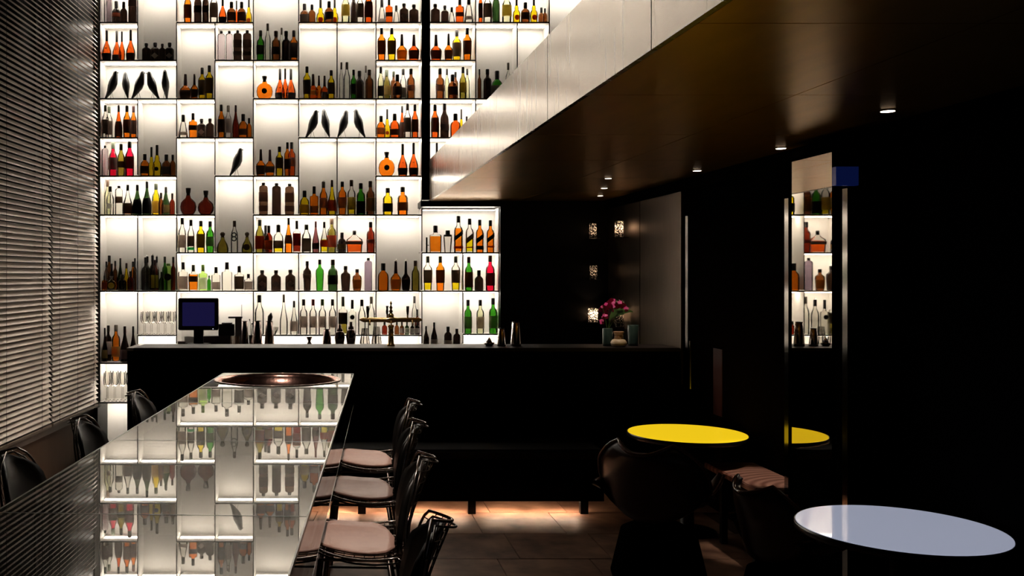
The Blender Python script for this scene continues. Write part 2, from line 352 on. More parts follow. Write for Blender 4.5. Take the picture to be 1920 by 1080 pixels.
# shape: profile, (cap z0, z1, r0, r1), depth ratio, superellipse power, word
SH = {
 'W': ([(0, .96), (.02, 1), (.60, 1), (.67, .86), (.71, .56), (.75, .42), (.86, .38)], (.82, 1, .43, .43), 1, 2, 'round-shouldered bottle'),
 'V': ([(0, .95), (.02, 1), (.54, 1), (.63, .88), (.71, .56), (.78, .42), (.86, .38)], (.81, 1, .43, .43), 1, 2, 'long-necked bottle'),
 'M': ([(0, .84), (.02, .88), (.58, 1), (.66, .96), (.72, .62), (.76, .42), (.84, .38)], (.81, 1, .40, .40), .9, 2.3, 'broad-shouldered bottle'),
 'T': ([(0, .78), (.02, .84), (.2, 1), (.34, .94), (.5, .58), (.6, .32), (.7, .24)], (.66, 1, .27, .27), .85, 2, 'teardrop bottle'),
 'F': ([(0, .97), (.02, 1), (.60, 1), (.68, .94), (.74, .6), (.78, .36), (.88, .34)], (.86, 1, .40, .40), .6, 4, 'squat flask bottle'),
 'O': ([(0, .95), (.02, 1), (.5, 1), (.6, .9), (.67, .6), (.71, .4), (.78, .36)], (.73, 1, .40, .40), .75, 2.2, 'stout round bottle'),
 'B': ([(0, .78), (.04, .84), (.34, 1), (.43, .96), (.5, .66), (.56, .38), (.66, .3)], (.58, 1, .33, .24), .8, 3, 'bell-shaped bottle'),
 'Y': ([(0, .95), (.1, .9), (.28, 1), (.42, .88), (.5, .5), (.56, .52), (.64, .42), (.7, .28)], (.67, 1, .29, .29), .8, 2, 'pear-shaped bottle'),
 'D': ([(0, .55), (.06, .74), (.16, .93), (.34, 1), (.5, .92), (.6, .74), (.67, .5), (.69, .3), (.78, .26)], (.76, 1, .24, .32), .32, 2, 'disc-shaped bottle'),
 'G': ([(0, .55), (.05, .75), (.16, .95), (.3, 1), (.45, .9), (.55, .62), (.62, .34), (.72, .24)], (.72, 1, .26, .32), .6, 2, 'globe-shaped decanter'),
 'P': ([(0, .92), (.04, 1), (.2, 1), (.4, .82), (.55, .5), (.66, .32), (.76, .3)], (.74, 1, .36, .34), .8, 2, 'pear-shaped decanter'),
 'R': ([(0, .97), (.02, 1), (.84, 1), (.89, .86), (.91, .45), (.94, .36)], (.92, 1, .40, .40), .7, 4, 'tall square bottle'),
 'K': ([(0, .97), (.04, 1), (.3, .84), (.6, .58), (.68, .44), (.72, .36)], (.70, 1, .38, .36), 1, 2, 'conical bottle'),
 'Q': ([(0, .92), (.05, .96), (.6, 1), (.65, .94), (.67, .45), (.76, .34)], (.74, 1, .36, .36), .7, 4.5, 'square decanter bottle'),
 'C': ([(0, .95), (.02, 1), (.3, 1), (.4, .92), (.6, .52), (.75, .32), (.86, .27)], (.8, 1, .31, .29), 1, 2, 'sloping-shouldered bottle'),
 'J': ([(0, .78), (.02, .82), (.55, 1), (.66, .94), (.73, .55), (.77, .36), (.86, .33)], (.84, 1, .38, .38), .85, 2.4, 'tapering bottle'),
 'X': ([(0, .86), (.06, .9), (.45, .97), (.5, .9), (.6, .4), (.66, .26), (.7, .25)], (.66, .82, .22, .24), .55, 2.4, 'wide stoppered decanter'),
}
def profr(prof, z):
    for (a, ra), (b_, rb) in zip(prof, prof[1:]):
        if a <= z <= b_: return ra+(rb-ra)*(z-a)/(b_-a) if b_ > a else ra
    return prof[-1][1]
me_c = {}
def unit_body(s, m):
    k = ('b', s, m.name)
    if k not in me_c:
        prof, cp, dep, p, _ = SH[s]; zt = cp[0]+.02
        pr = [(z, r*.5) for z, r in prof if z < zt]+[(zt, profr(prof, zt)*.5)]
        me_c[k] = newmesh('body', lathe(bmesh.new(), pr, 20, dep, p), m, True)
    return me_c[k]
def unit_liquid(s, m, lev):
    k = ('l', s, m.name, lev)
    if k not in me_c:
        prof, cp, dep, p, _ = SH[s]
        pr = [(.03, profr(prof, .03)*.46)]+[(z, r*.46) for z, r in prof if .03 < z < lev]+[(lev, profr(prof, lev)*.46)]
        me_c[k] = newmesh('liquid', lathe(bmesh.new(), pr, 20, dep, p), m, True)
    return me_c[k]
def unit_cap(s, m):
    k = ('c', s, m.name)
    if k not in me_c:
        prof, (a, b_, r0, r1), dep, p, _ = SH[s]; bm = bmesh.new()
        if s in 'DG': pr = [(a, r0*.42), (a+.08, r0*.42), (a+.1, r0*.5), (b_-.02, r1*.5), (b_, r1*.44)]
        elif s == 'X': pr = [(a, .09), (a+.05, .11), (a+.1, .11), (b_, .1)]
        elif s == 'P': pr = [(a, .12), (a+.06, .14), (a+.13, .2), (b_-.06, .2), (b_, .1)]
        else: pr = [(a, r0*.5), (a+.015, r0*.52), (b_-.02, r1*.52), (b_, r1*.46)]
        lathe(bm, pr, 14)
        me_c[k] = newmesh('cap', bm, m, True)
    return me_c[k]
def unit_label(s, m, z0, z1, slant=0):
    k = ('L', s, m.name, z0, z1, slant)
    if k not in me_c:
        prof, cp, dep, p, _ = SH[s]; bm = bmesh.new(); n = 12; cols = []
        for i in range(n+1):
            a = math.radians(-90-78+156*i/n); c, sn = math.cos(a), math.sin(a); q = (abs(c)**p+abs(sn)**p)**(-1/p); col_ = []
            for off in (.012, .03):
                for t in range(4):
                    z = z0+(z1-z0)*t/3+slant*c; r = profr(prof, max(0, min(.99, z)))*.5
                    col_.append(bm.verts.new((r*q*c+off*c, r*q*sn*dep+off*sn, z)))
            cols.append(col_)
        for A, D in zip(cols, cols[1:]):
            for t in range(3):
                bm.faces.new((A[4+t], D[4+t], D[5+t], A[5+t])); bm.faces.new((A[t], A[t+1], D[t+1], D[t]))
            bm.faces.new((A[0], D[0], D[4], A[4])); bm.faces.new((A[3], A[7], D[7], D[3]))
        me_c[k] = newmesh('label', bm, m, True)
    return me_c[k]
def unit_disc(s, m, z, r, asp=1, n=20):
    k = ('S', s, m.name, z, r, n)
    if k not in me_c:
        prof, cp, dep, p, _ = SH[s]; bm = bmesh.new(); yf = -profr(prof, z)*.5*dep-.05
        lo = [bm.verts.new((r*math.sin(2*math.pi*i/n), yf, z+r*asp*math.cos(2*math.pi*i/n))) for i in range(n)]
        hi = [bm.verts.new((v.co.x, yf+.08, v.co.z)) for v in lo]
        bm.faces.new(lo); bm.faces.new(hi[::-1])
        for i in range(n): bm.faces.new((lo[i], hi[i], hi[(i+1) % n], lo[(i+1) % n]))
        me_c[k] = newmesh('label', bm, m)
    return me_c[k]
def unit_spout():
    if 'spout' not in me_c: me_c['spout'] = newmesh('spout', tube(bmesh.new(), [(0, 0, 0), (0, 0, .04), (.03, 0, .10), (.10, 0, .17)], [.11, .10, .06, .03], 8), chrome, True)
    return me_c['spout']
ORD = ['leftmost', 'second', 'third', 'fourth', 'fifth', 'sixth', 'seventh', 'eighth', 'ninth', 'tenth', 'eleventh', 'twelfth', 'thirteenth', 'fourteenth', 'fifteenth', 'sixteenth', 'seventeenth', 'eighteenth', 'nineteenth', 'twentieth', 'twenty-first', 'twenty-second', 'twenty-third', 'twenty-fourth', 'twenty-fifth', 'twenty-sixth', 'twenty-seventh']
nb = 0
def bottle(s, x, w, h, body, cap, lab, liq, yb, place, idx, Y, zbase, grp):
    """one bottle: root empty scaled to size, parts body / liquid / label / cap / spout"""
    global nb; nb += 1
    pour = s.endswith('^'); s = s[0]; prof, cp, dep, p, word = SH[s]
    W = w*1.04/F*Y; Hh = h/F*Y; ph = .86 if pour else 1.0
    capw = {'m': 'maroon', 'r': 'red', 'n': 'green', 'w': 'wooden', 'l': 'pale', 'g': 'grey'}.get(cap)
    nm = BNAME[body]
    if liq: nm = 'half-clear '+{'am': 'amber', 'ye': 'yellow', 'rd': 'red', 'cg': 'orange', 'rb': 'red'}.get(liq[:2], 'filled')
    lbl = '%s %s%s, %s %s' % (nm, word, (' with pourer' if pour else (' with %s cap' % capw if capw else '')), ('leftmost' if idx == 0 else ORD[idx]+' from left'), place)
    wd = lbl.replace(',', ' ').split()
    if len(wd) > 16: lbl = lbl.replace(' with pourer', '').replace(' with %s cap' % capw, '') if (pour or capw) else lbl
    t = thing('liquor_bottle', lbl, 'bottle', ((x-PX)/F*Y, Y, zbase), 0, grp, (W, W, Hh*ph))
    link('body', unit_body(s, bodymat(body)), t)
    c = link('cap', unit_cap(s, capmat(cap)), t)
    if pour: link('spout', unit_spout(), t, (0, 0, 1.0), None, (1, 1, W/Hh*1.0+.1))
    if liq: link('liquid', unit_liquid(s, liqmat(liq[:2]), float(liq[2:])), t)
    if lab != '-':
        for part in lab.split('+'):
            k = part[0]; v = part[1:].lstrip('/').split('/') if k != '*' else []
            if k == '*': link('label', unit_disc(s, labmat('g'), .34, .36, W/Hh*.9, 4), t)            # diamond
            elif k == '@': link('label', unit_disc(s, labmat(v[0]), float(v[1]), float(v[2]), W/Hh), t)       # round
            elif k == '!': link('label', unit_label(s, labmat(v[0]), float(v[1]), float(v[2]), .10), t)       # slanted band
            else: link('label', unit_label(s, labmat(k), float(v[0]), float(v[1])), t)
    return t
def row(yb, place, grp, spec, zb=None, depths=(.068, .172, .245)):
    zb = Z10(yb)+.001 if zb is None else zb
    items = []
    for tok in spec.split():
        f = tok.split(','); items.append([f[0], float(f[1]), float(f[2]), float(f[3]), f[4], f[5] if len(f) > 5 else 'k', f[6] if len(f) > 6 else '-', f[7] if len(f) > 7 else None, float(f[8]) if len(f) > 8 else None])
    divs = sorted(set([c_[0] for c_ in cells if c_[2] < yb-8 <= c_[3]]+[c_[1] for c_ in cells if c_[2] < yb-8 <= c_[3] and c_[1] in (936, 1120)]))
    for it in items:
        for dx in divs:
            m_ = it[2]*.515+1.5
            if abs(it[1]-dx) < m_: it[1] = dx+m_ if it[1] >= dx else dx-m_
    order = sorted(range(len(items)), key=lambda i: items[i][3]*(1 if items[i][8] is None else 0)+0)
    lay = {}; placed = [[], [], []]
    for i in order:
        x, w_ = items[i][1], items[i][2]
        for L in range(3):
            if all(abs(x-px) >= (w_+pw)/2*1.045 for px, pw in placed[L]): break
        placed[L].append((x, w_)); lay[i] = L
    srt = sorted(range(len(items)), key=lambda i: items[i][1])
    for k, i in enumerate(srt):
        s, x, w_, h, bd, cp, lb, lq, _ = items[i]
        for c_ in cells:
            if c_[0]-2 <= x <= c_[1]+2 and c_[3] == (628 if yb == 626 else 680 if yb == 679 else yb): h = min(h, (c_[3]-c_[2]-6.5)*(1/.86 if '^' in s else 1))
        dp = SH[s[0]][2]
        Y = YF+depths[lay[i]]
        for dx in divs:
            Xd = X10(dx); Xb = (x-PX)/F*Y; hw_ = w_*.985*1.04/2/F*Y+.0095; px0 = items[i][1]
            if (px0 >= dx and Xb < Xd+hw_) or (px0 < dx and Xb > Xd-hw_): Xb = Xd+hw_ if px0 >= dx else Xd-hw_; x = PX+Xb*F/Y
        sc = Y/YF
        bottle(s, x, w_*.985, h, bd, cp, lb, lq, yb, place, k, Y, zb, grp)
G1 = 'bottles on the uppermost shelf in view'
row(41, 'on uppermost shelf beside the blinds', G1, 'R,194,12,62,gy R,205,10,60,gy O,218,16,46,dk,k,o/.35/.5 O,232,13,40,dk R,250,15,62,dk,k,g/.5/.7')
row(41, 'on uppermost shelf above the two narrow cells', G1, 'V,352,14,64,am,k,d/.13/.53 W,371,14,64,dk,m,d/.3/.5 W,385.5,12,64,dk,m,d/.3/.5 V,401,15,62,cl,l,d/.15/.6 T,417.5,15,50,cg,k,k/.0/.22 O,434,16,40,br,k,d/.1/.5 T,443.5,10,47,cg O,453,15,40,br,k,d/.1/.5 Y,466.5,12,52,ye,k,@/o/.18/.3')
row(41, 'on uppermost shelf left of centre', G1, 'O,571,16,41,br,k,d/.15/.5 O,585,13,35,br Y,601,16,50,ye,k,@/o/.2/.3 O,617,16,41,br,k,d/.15/.5 Y,627.5,14,50,ye,k,@/o/.2/.3 V,648,15,62,pl,g,t/.2/.55 V,663,12,64,dk V,675,14,60,cl,k,d/.16/.6 V,691,15,64,cg,k,d/.15/.62')
row(41, 'on uppermost shelf left of black post', G1, 'K,716,15,50,cl,k,g/.1/.24 Q,729.5,13,47,cg,k,d/.25/.42 K,743,13,38,cl F,757.5,16,37,dk,k,* F,776,17,35,dk')
row(41, 'on uppermost shelf right of black post', G1, 'F,816,17,36,dk F,834,14,38,dk K,847,12,30,cl Q,862,15,47,cg,k,d/.25/.42 K,879,17,50,cl,k,g/.1/.24')
row(41, 'on uppermost shelf beside the steel fascia', G1, 'V,901,8,62,cg,k,d/.15/.6 V,914,16,60,cl,k,d/.16/.6 V,930,14,64,dg V,950,17,60,pl,g,t/.2/.55 Y,968.5,14,50,ye,k,@/o/.2/.3 O,985,16,39,br,k,d/.15/.5 Y,1001,14,50,ye,k,@/o/.2/.3 O,1015,11,34,br O,1024.5,8,28,br')
G2 = 'bottles on the second shelf in view'
row(112, 'in cell above the five birds', G2, 'T,197,17,57,cg,k,k/.02/.24+@/o/.4/.08 T,219,17,60,cg,k,k/.02/.24+@/o/.4/.08 T,228.5,12,55,cg T,245,17,58,cg,k,k/.02/.24+@/o/.4/.08')
row(112, 'in tall grey cell above the birds', G2, 'F,274.5,15.5,33,dk F,291,17,38,dk,k,* F,304.5,12,32,dk F,318,16,38,dk,k,*')
row(112, 'in cell right of an empty-topped cell', G2, 'R,415,13.5,56,gy R,430,13,56,gy R,445.5,15,57,dk,k,g/.42/.68+g/.15/.3 R,463.5,15.5,57,dk,k,g/.42/.68+g/.15/.3')
row(112, 'in tall cell above the orange disc bottle', G2, 'W,488.5,14,57,gr,g,d/.2/.5 V,502,11,70,cl,l W,517.5,16,56,br,w,d/.2/.45 V,528,9,66,cl,l W,536.5,15.5,56,dk M,551.5,14.5,61,am,k,d/.15/.6')
row(112, 'in second shelf cell left of black post', G2, 'M,715.5,15,62,am,k,d/.18/.6 M,734.5,15.5,62,ye,k,d/.18/.6 B,753.5,18.5,50,am,m,t/.05/.38 B,776,19,49,cg,m,d/.05/.38')
row(112, 'in second shelf cell right of black post', G2, 'B,817.5,20,49,cg,m,d/.05/.38 B,841,15,51,am,k,d/.05/.38 M,856.5,16,62,ye,k,d/.18/.6 M,876,15.5,62,am,k,d/.18/.6')
G3 = 'bottles on the third shelf in view'
row(184, 'in the tall cell right of the birds', G3, 'B,347,20,50,am,m,d/.05/.38 B,364.5,14,47,am,m,d/.05/.38 M,379,14,62,ye,k,d/.16/.62 M,392.5,14.5,63,ye,k,d/.16/.62')
row(184, 'on shelf below the green-bottle cell', G3, 'D,496,30,43,am,k,@/k/.34/.16 T,525,18,60,cg,k,k/.02/.24+@/o/.4/.08 T,534.7,13,57,cg T,545.5,18,60,cg,k,k/.02/.24+@/o/.4/.08')
row(184, 'in tall cell above the four birds, left', G3, 'M,575.5,14,61,ye,k,d/.14/.58 B,587,19,50,cg,m,t/.2/.38 B,598,13,44,am,m B,608.5,15,47,cg,m,d/.03/.34 W,621,13,54,ye,k,d/.16/.56')
row(184, 'in tall cell above the four birds, right', G3, 'V,640,8,69,cl,l V,650.5,12,69,cl,l W,663,11,55,gr,k,d/.15/.5 W,674,15.5,56,dk V,686,8,68,cl,l W,692.5,15,55,br,w')
row(184, 'in third shelf cell left of black post', G3, 'V,714,12,60,pl,k,d/.08/.4 V,725,14,60,ol,g,t/.2/.5 W,738,11,55,br,g O,745,17,46,br,k,d/.15/.5 V,756,12.5,60,cl,k,d/.08/.4 W,770.5,14.5,57,br,k,g/.25/.45')
row(184, 'in third shelf cell right of black post', G3, 'W,825,15.5,57,br,k,g/.25/.45 V,838,9,60,pl O,848.5,17,46,br,k,d/.15/.5 W,854,10,54,br V,868,13,60,ol,k,t/.2/.5 V,876,9,60,pl')
row(184, 'in the cell cut by steel fascia', G3, 'W,899,7,56,br W,914,15,56,dk O,932,20,56,gr,k,d/.1/.5 V,953,10,68,cl,l')
G4 = 'bottles on the fourth shelf in view'
row(257, 'in cell below the five birds', G4, 'V,191.5,12,61,cl,g,d/.12/.55 V,204.5,13,61,cl,g,d/.12/.55 C,222.5,14,61,cg,k,d/.02/.5 V,238,13.5,60,am,k,d/.14/.56 V,251,12,62,am,m,d/.14/.56')
row(257, 'in fourth shelf cell with two flasks', G4, 'K,343.5,17,43,cl,k,g/.1/.24 Q,362,15,46,am,k,d/.3/.5 F,378,16,38,dk,k,* F,395,15,36,dk')
row(257, 'in cell above the single bird', G4, 'V,415,13,62,am,k,d/.16/.55 V,428,12.5,63,cl,l,g/.18/.6 C,442,13,61,rb,m O,456,17,47,am,k,d/.15/.4 O,467,10,37,am')
row(257, 'in fourth shelf cell left of black post', G4, 'O,714,15.5,41,am,k,g/.15/.45 Y,726,12,56,ye,k,@/o/.2/.28 O,740,17,45,cg,k,d/.1/.35 C,754,12,62,cg,k,d/.02/.5 V,764,13.5,64,cl,l,d/.16/.58 V,778,12.5,62,cg,k,d/.16/.55')
row(257, 'in fourth shelf cell right of black post', G4, 'V,815.5,14.5,62,cg,k,d/.16/.6 V,833.5,15.5,64,dk,l,g/.2/.4 O,854,19,45,cg Y,865,10,56,ye O,875,8,40,br')
G5 = 'bottles on the fifth shelf in view'
row(329, 'in cell with two bright red bottles', G5, 'R,195.5,11,57,gy V,212,15.5,65,rd,g,d/.2/.55 V,227,14,60,ol,g,d/.25/.45 V,243,16.5,65,rd,g,d/.2/.55')
row(329, 'in tall cell right of red bottles', G5, 'O,271.5,16,41,am,k,d/.1/.45 Y,284,13,56,ye Y,294.5,17,58,ye,k,@/k/.22/.22 O,312,17,42,br,k,d/.1/.45 O,324.5,11,40,br')
row(329, 'in cell above three stone bottles', G5, 'B,489,17,50,am,m,d/.05/.38 B,506,17.5,51,am,m,d/.15/.38 W,524,14,55,ye,k,d/.25/.62 M,539,12,63,am,k,d/.2/.5 M,547,14,65,cg,k,g/.3/.55')
row(329, 'in disc-bottle cell left of black post', G5, 'D,725,30,45,am,k,@/k/.34/.16 T,755,18,60,cg,k,k/.02/.24+@/o/.4/.08 T,775.5,17.5,62,cg,k,k/.02/.24+@/o/.4/.08')
row(329, 'in fifth cell right of black post', G5, 'T,819,15,62,cg')
G6 = 'bottles on the sixth shelf in view'
row(402, 'on wide shelf beneath the red bottles', G6, 'V,192,12,66,pl,w V,206.5,14,53,cl,k,@/w/.3/.36 R,223,13,54,cl,k,d/.4/.62 C,239.5,17,56,cl,g,d/.04/.38,br.3 C,257.5,17,56,dg,k,k/.02/.5 C,275.5,16.5,62,dg,k,k/.02/.5 V,292.5,15,59,ye,g,t/.06/.45 O,302,10,41,br,w C,311,16,53,dg,k,t/.08/.36 O,323,10,40,rb,w')
row(402, 'in tall cell with two globe decanters', G6, 'G,353,30,50,rb G,386,30,45,rb')
row(402, 'on shelf of three stone bottles', G6, 'R,494,16,60,st,k,g/.4/.7+g/.1/.28 R,518.5,16.5,59,dk R,543,16.5,58,st,k,g/.4/.7+g/.1/.28')
row(402, 'in whisky row below the four birds', G6, 'O,571,17,45,ye,k,t/.06/.42 Q,589,16,53,am,k,g/.06/.3 V^,606.5,15,72,am,l,g/.2/.5 C,623,15.5,65,ye,w,o/.1/.42 J,641,16,62,am,k,g/.2/.52 W,659,15,65,cl,w,t/.14/.5,ye.3 W,676.5,16,59,gr,k,k/.03/.42 W,694.5,15.5,63,br,w,t/.1/.5')
row(402, 'in sixth shelf cell left of black post', G6, 'W,727,18,50,ye,k,k/.1/.42 W,755,19,52,am,k,d/.14/.44')
G7 = 'bottles on the seventh shelf in view'
row(473, 'in cell right of empty left cells', G7, 'V,341,14,67,cl,k,g/.13/.5 V,358,13,61,cl,k,d/.18/.5+n/.07/.15 W,376.5,15,59,ye,g,d/.14/.58 W,396,14.5,58,gr,k,g/.2/.5')
row(473, 'in tall cell with number eight bottle', G7, 'P,417,22,38,ol,w V,439.5,13,59,cl,w P,464,20,38,ol,w,@/d/.25/.3')
row(473, 'on wide seventh shelf left of decanter', G7, 'V,487,16,61,ol,g,o/.1/.5 O,498,13,51,dk O,504,14,50,rb,k,t/.1/.45 O^,522,18,60,cl,k,d/.14/.42,ye.18 C,541,14.5,65,am,k,d/.25/.5 Q,556.5,14,59,cl,k,o/.2/.6,rb.6 V,574.5,16.5,52,cl,g,d/.02/.5 C,592,13,58,mv,r,d/.1/.3 C,608,15,57,cl,k,o/.18/.4,ye.42 W,624,16.5,64,ol,w,o/.15/.5')
row(473, 'beside the wide red decanter', G7, 'O,641,15,37,dk,k,t/.15/.4 X,664.5,31,50,cl,k,d/.3/.42,cg.44 W,695,15,57,rb,k,g/.3/.42')
row(473, 'on top shelf of the low cabinet', G7, 'Q,816.5,22,50,cl,k,-,am.6 W,859.5,16,68,cl,k,!/k/.4/.52+o/.1/.17,am.66 W,880.5,14.5,63,cl,k,!/d/.34/.5+o/.13/.16,ye.4 W,899.5,14,61,am,k,!/k/.35/.5+k/.08/.2 W,919.5,14,60,am,k,!/k/.38/.52+o/.15/.2')
G8 = 'bottles on the eighth shelf in view'
row(545, 'on crowded shelf beside the blinds', G8, 'V,191,7.5,54,cl W,201,12,65,br W,209.5,8,50,dk W,216,8,55,br C,225.5,11,60,dg C,237,12,51,ye,m V,250,12,54,am W,255,7,60,dk Q,193,9,28,am,l,o/.1/.55 D,209,20,27,pl,l,@/t/.34/.28 O,229,16,30,dk O,245,13,36,rb W^,268,16,72,dk W,276.5,9,64,cl W^,286,11,76,dk W,291,14,57,rb,m,y/.08/.5 W^,294,8,74,cl O,303,9,35,dg W,309,10,63,gr R,315.5,18,50,gl,n,@/k/.5/.36 W,326,9,63,rb')
row(545, 'on shelf above the monitor', G8, 'Q,341,17,53,cl,k,g/.05/.5 Q,362.5,16.5,48,cl,g,d/.34/.56,am.62 Q,380.5,16,48,gl,n,w/.05/.5 F,392,7,28,gr Q,405,16,44,cl,k,g/.05/.36 Q,425.5,19,53,cl Q^,448.5,17,53,cl,k,d/.06/.58 Q,466.5,15,31,cl,k,g/.05/.55')
row(545, 'in cell of three diamond flasks', G8, 'F,491.5,18,38,dk,k,* F,517.5,18,38,dk,k,* F,544.5,18.5,39,dk,k,*')
row(545, 'on shelf with the emerald bottle', G8, 'J,576,15,55,dk,k,g/.42/.56 J,599.5,15.5,58,gr W,624,18,58,dg,w,d/.2/.5 J,648,18,46,dk J,669.5,17,40,br,k,t/.1/.5 R,690.5,14,61,pu')
row(545, 'in tall cell above the beer tap', G8, 'O,718.5,20,51,am B^,742,19,64,am,m,t/.05/.38 B^,761,15.5,64,dk,k,d/.05/.38 V,779,15,56,ol,w')
row(545, 'in low cabinet, left middle cell', G8, 'M,802,16,64,cl,g,d/.22/.6,ye.3 M,825.5,16,64,am,g,d/.22/.6 M,854.5,16,64,cl,g,d/.22/.6,ye.3')
row(545, 'in low cabinet, right middle cell', G8, 'W,879,14.5,63,gr,m,o/.1/.55 O,898,16,38,dk W,919,16.5,67,rd,w,d/.14/.5')
G9 = 'bottles on the lowest shelf above the counter'
row(628, 'on shelf behind the tall shakers', G9, 'V,485,17,74,cl C,532,15,75,cl,l C,552,14,63,cl,k,g/.1/.4')
row(628, 'in row of four clear bottles', G9, 'W,569,14,66,cl,k,g/.2/.52+@/w/.26/.16 W,587,13.5,66,cl,r,g/.2/.52+@/w/.26/.16 W,604.5,14,66,cl,n,g/.2/.52+@/w/.26/.16 W,624.5,13.5,66,cl,k,g/.2/.52+@/w/.26/.16')
row(628, 'on lowest shelf left of beer tap', G9, 'Q,643,16,71,cl,g,d/.28/.58,ol.56 Q,660.5,14,65,cl,k,@/k/.5/.3 V^,678.5,14,76,cl V,697.5,13,71,cl,l')
row(628, 'on lowest shelf behind beer tap', G9, 'O,721,10,25,rb O,744,9,24,br O,753.5,8,24,br,k,w/.1/.5 O,763,8,24,dg,k,w/.1/.5 O,773,8,23,dk,k,w/.1/.5 O,782.5,9,24,dk,k,w/.1/.5 V,777,10,70,cl O,784,9,46,rb')
row(626, 'on bottom shelf of the low cabinet', G9, 'W,877.5,14,63,gr,k,g/.15/.5 W,900.5,14,63,pl,k,g/.15/.5 W,924.5,15,66,gr,k,g/.15/.5')
row(679, 'on dark shelf at the bottom left', 'wine bottles on the low left shelf', 'C,192.5,10,63,dk,k,t/.1/.35 W,203,12,66,dk,k,w/.18/.55 W,217.5,15,67,am,l,t/.12/.4 C,234,17,66,dk,m,p/.08/.34 C,250.5,13,66,dk')
# number eight printed on one bottle
def text(body, size, loc, parent, m, ext=.0008):
    cu = bpy.data.curves.new('lettering', 'FONT'); cu.body = body; cu.size = size; cu.extrude = ext; cu.align_x = 'CENTER'; cu.align_y = 'CENTER'
    cu.materials.append(m); o = bpy.data.objects.new('lettering', cu); C.objects.link(o); bpy.context.view_layer.update()
    me = bpy.data.meshes.new_from_object(o); bpy.data.objects.remove(o)
    return link('lettering', me, parent, loc, (math.pi/2, 0, 0))
for o in [o for o in C.objects if o.name.startswith('liquor_bottle') and 'number eight' in o['label'] and 'second' in o['label']]:
    tx = text('8', .145, (0, -.6, .47), o, mat('ink', (.01, .01, .01), .5), .01); tx.scale = (1/o.scale.x*1.0, 1/o.scale.z, 1)
print('BOTTLES', nb)

# black birds
birdm = mat('black_bird_lacquer', (.012, .010, .010), .3, noise=.2)
bm = bmesh.new(); pr = [(0, 0, .012), (.012, .03, .030), (.07, .12, .052), (.15, .26, .095), (.225, .42, .145), (.275, .56, .155), (.31, .70, .125), (.335, .80, .098), (.35, .88, .082), (.358, .94, .066), (.362, .975, .035)]
rings = []
for i, (x, z, r) in enumerate(pr):
    a_, b2 = pr[max(0, i-1)], pr[min(len(pr)-1, i+1)]; dx, dz = b2[0]-a_[0], b2[1]-a_[1]; l_ = math.hypot(dx, dz); nx, nz_ = dz/l_, -dx/l_
    if i > 6: nx, nz_ = 1, 0
    rings.append([bm.verts.new((x-.2+nx*r*math.cos(2*math.pi*k/14), r*.95*math.sin(2*math.pi*k/14), z+.02+nz_*r*math.cos(2*math.pi*k/14))) for k in range(14)])
for A, D in zip(rings, rings[1:]):
    for k in range(14): bm.faces.new((A[k], A[(k+1) % 14], D[(k+1) % 14], D[k]))
bm.faces.new(rings[0]); bm.faces.new(rings[-1][::-1])
bird_body = newmesh('body', bm, birdm, True)
bird_beak = newmesh('beak', tube(bmesh.new(), [(.17, 0, .945), (.225, 0, .935), (.275, 0, .915)], [.036, .024, .003], 8), birdm, True)
wire = mat('thin_wire', (.1, .09, .08), .3, 1, noise=.1)
bird_leg = [newmesh('leg', tube(bmesh.new(), [(.02, s*.05, .34), (.02+e, s*.07, .008)], .007, 5), wire) for s, e in ((1, -.06), (-1, .09))]
def bird(xh, yb, hpx, yaw, place, Y=10.62):
    s = hpx/F*Y
    t = thing('bird_figurine', place, 'bird figurine', ((xh-PX)/F*Y, Y, Z10(yb)+.001), yaw, 'black bird figurines in the shelves', (s, s*.9, s))
    link('body', bird_body, t); link('beak', bird_beak, t)
    for m_ in bird_leg: link('leg', m_, t)
R_ = math.radians
bird(208, 184, 55, 0, 'black bird figurine facing right, leftmost of five in a row')
bird(237, 184, 54, R_(118), 'black bird figurine turned away to the left, second of the five')
bird(258, 184, 55, R_(10), 'black bird figurine facing right, middle one of the five')
bird(288, 184, 54, R_(178), 'black bird figurine facing left with long tail, fourth of the five')
bird(311, 184, 55, R_(-92), 'black bird figurine seen head on, rightmost of the five')
bird(584, 257, 54, R_(3), 'black bird figurine facing right, leftmost of the four birds')
bird(612, 257, 56, R_(122), 'black bird figurine turned leftward, second of the four birds')
bird(642, 257, 54, R_(35), 'black bird figurine facing right, third of the four birds')
bird(675, 257, 56, R_(145), 'black bird figurine facing left, rightmost of the four birds')
bird(442, 329, 54, R_(6), 'single black bird figurine alone in its own cell')

# wine glasses: body of revolution, thin
thin = glass('thin_glass', (.96, .95, .93), 1.4, .03, .35)
wg_bowl = newmesh('bowl', lathe(bmesh.new(), [(.48, .06), (.52, .3), (.6, .44), (.75, .5), (1.0, .42)], 16, cap=False), thin, True)
wg_stem = newmesh('stem', lathe(bmesh.new(), [(0, .42), (.015, .40), (.03, .06), (.48, .05)], 12), thin, True)
def wglass(x, Y, yb, wpx, hpx, lab, grp):
    t = thing('wine_glass', lab, 'glass', ((x-PX)/F*Y, Y, Z10(yb)+.001), 0, grp, (wpx/F*Y, wpx/F*Y, hpx/F*Y))
    link('bowl', wg_bowl, t); link('stem', wg_stem, t)
for r_ in range(2):
    for k in range(5):
        wglass(269.5+k*12.9+r_*3, YF+.06+.12*r_, 628, 12.5, 42, 'clear wine glass %s from left in %s row, left of the monitor' % (['first', 'second', 'third', 'fourth', 'fifth'][k], ['front', 'rear'][r_]), 'wine glasses left of the monitor')
    for k in range(4):
        wglass(200+k*14.2+r_*2.5, YF+.06+.12*r_, 754, 13, 54, 'clear tall wine glass %s from left in %s row, under the wine bottles' % (['first', 'second', 'third', 'fourth'][k], ['front', 'rear'][r_]), 'wine glasses on the low left shelf')

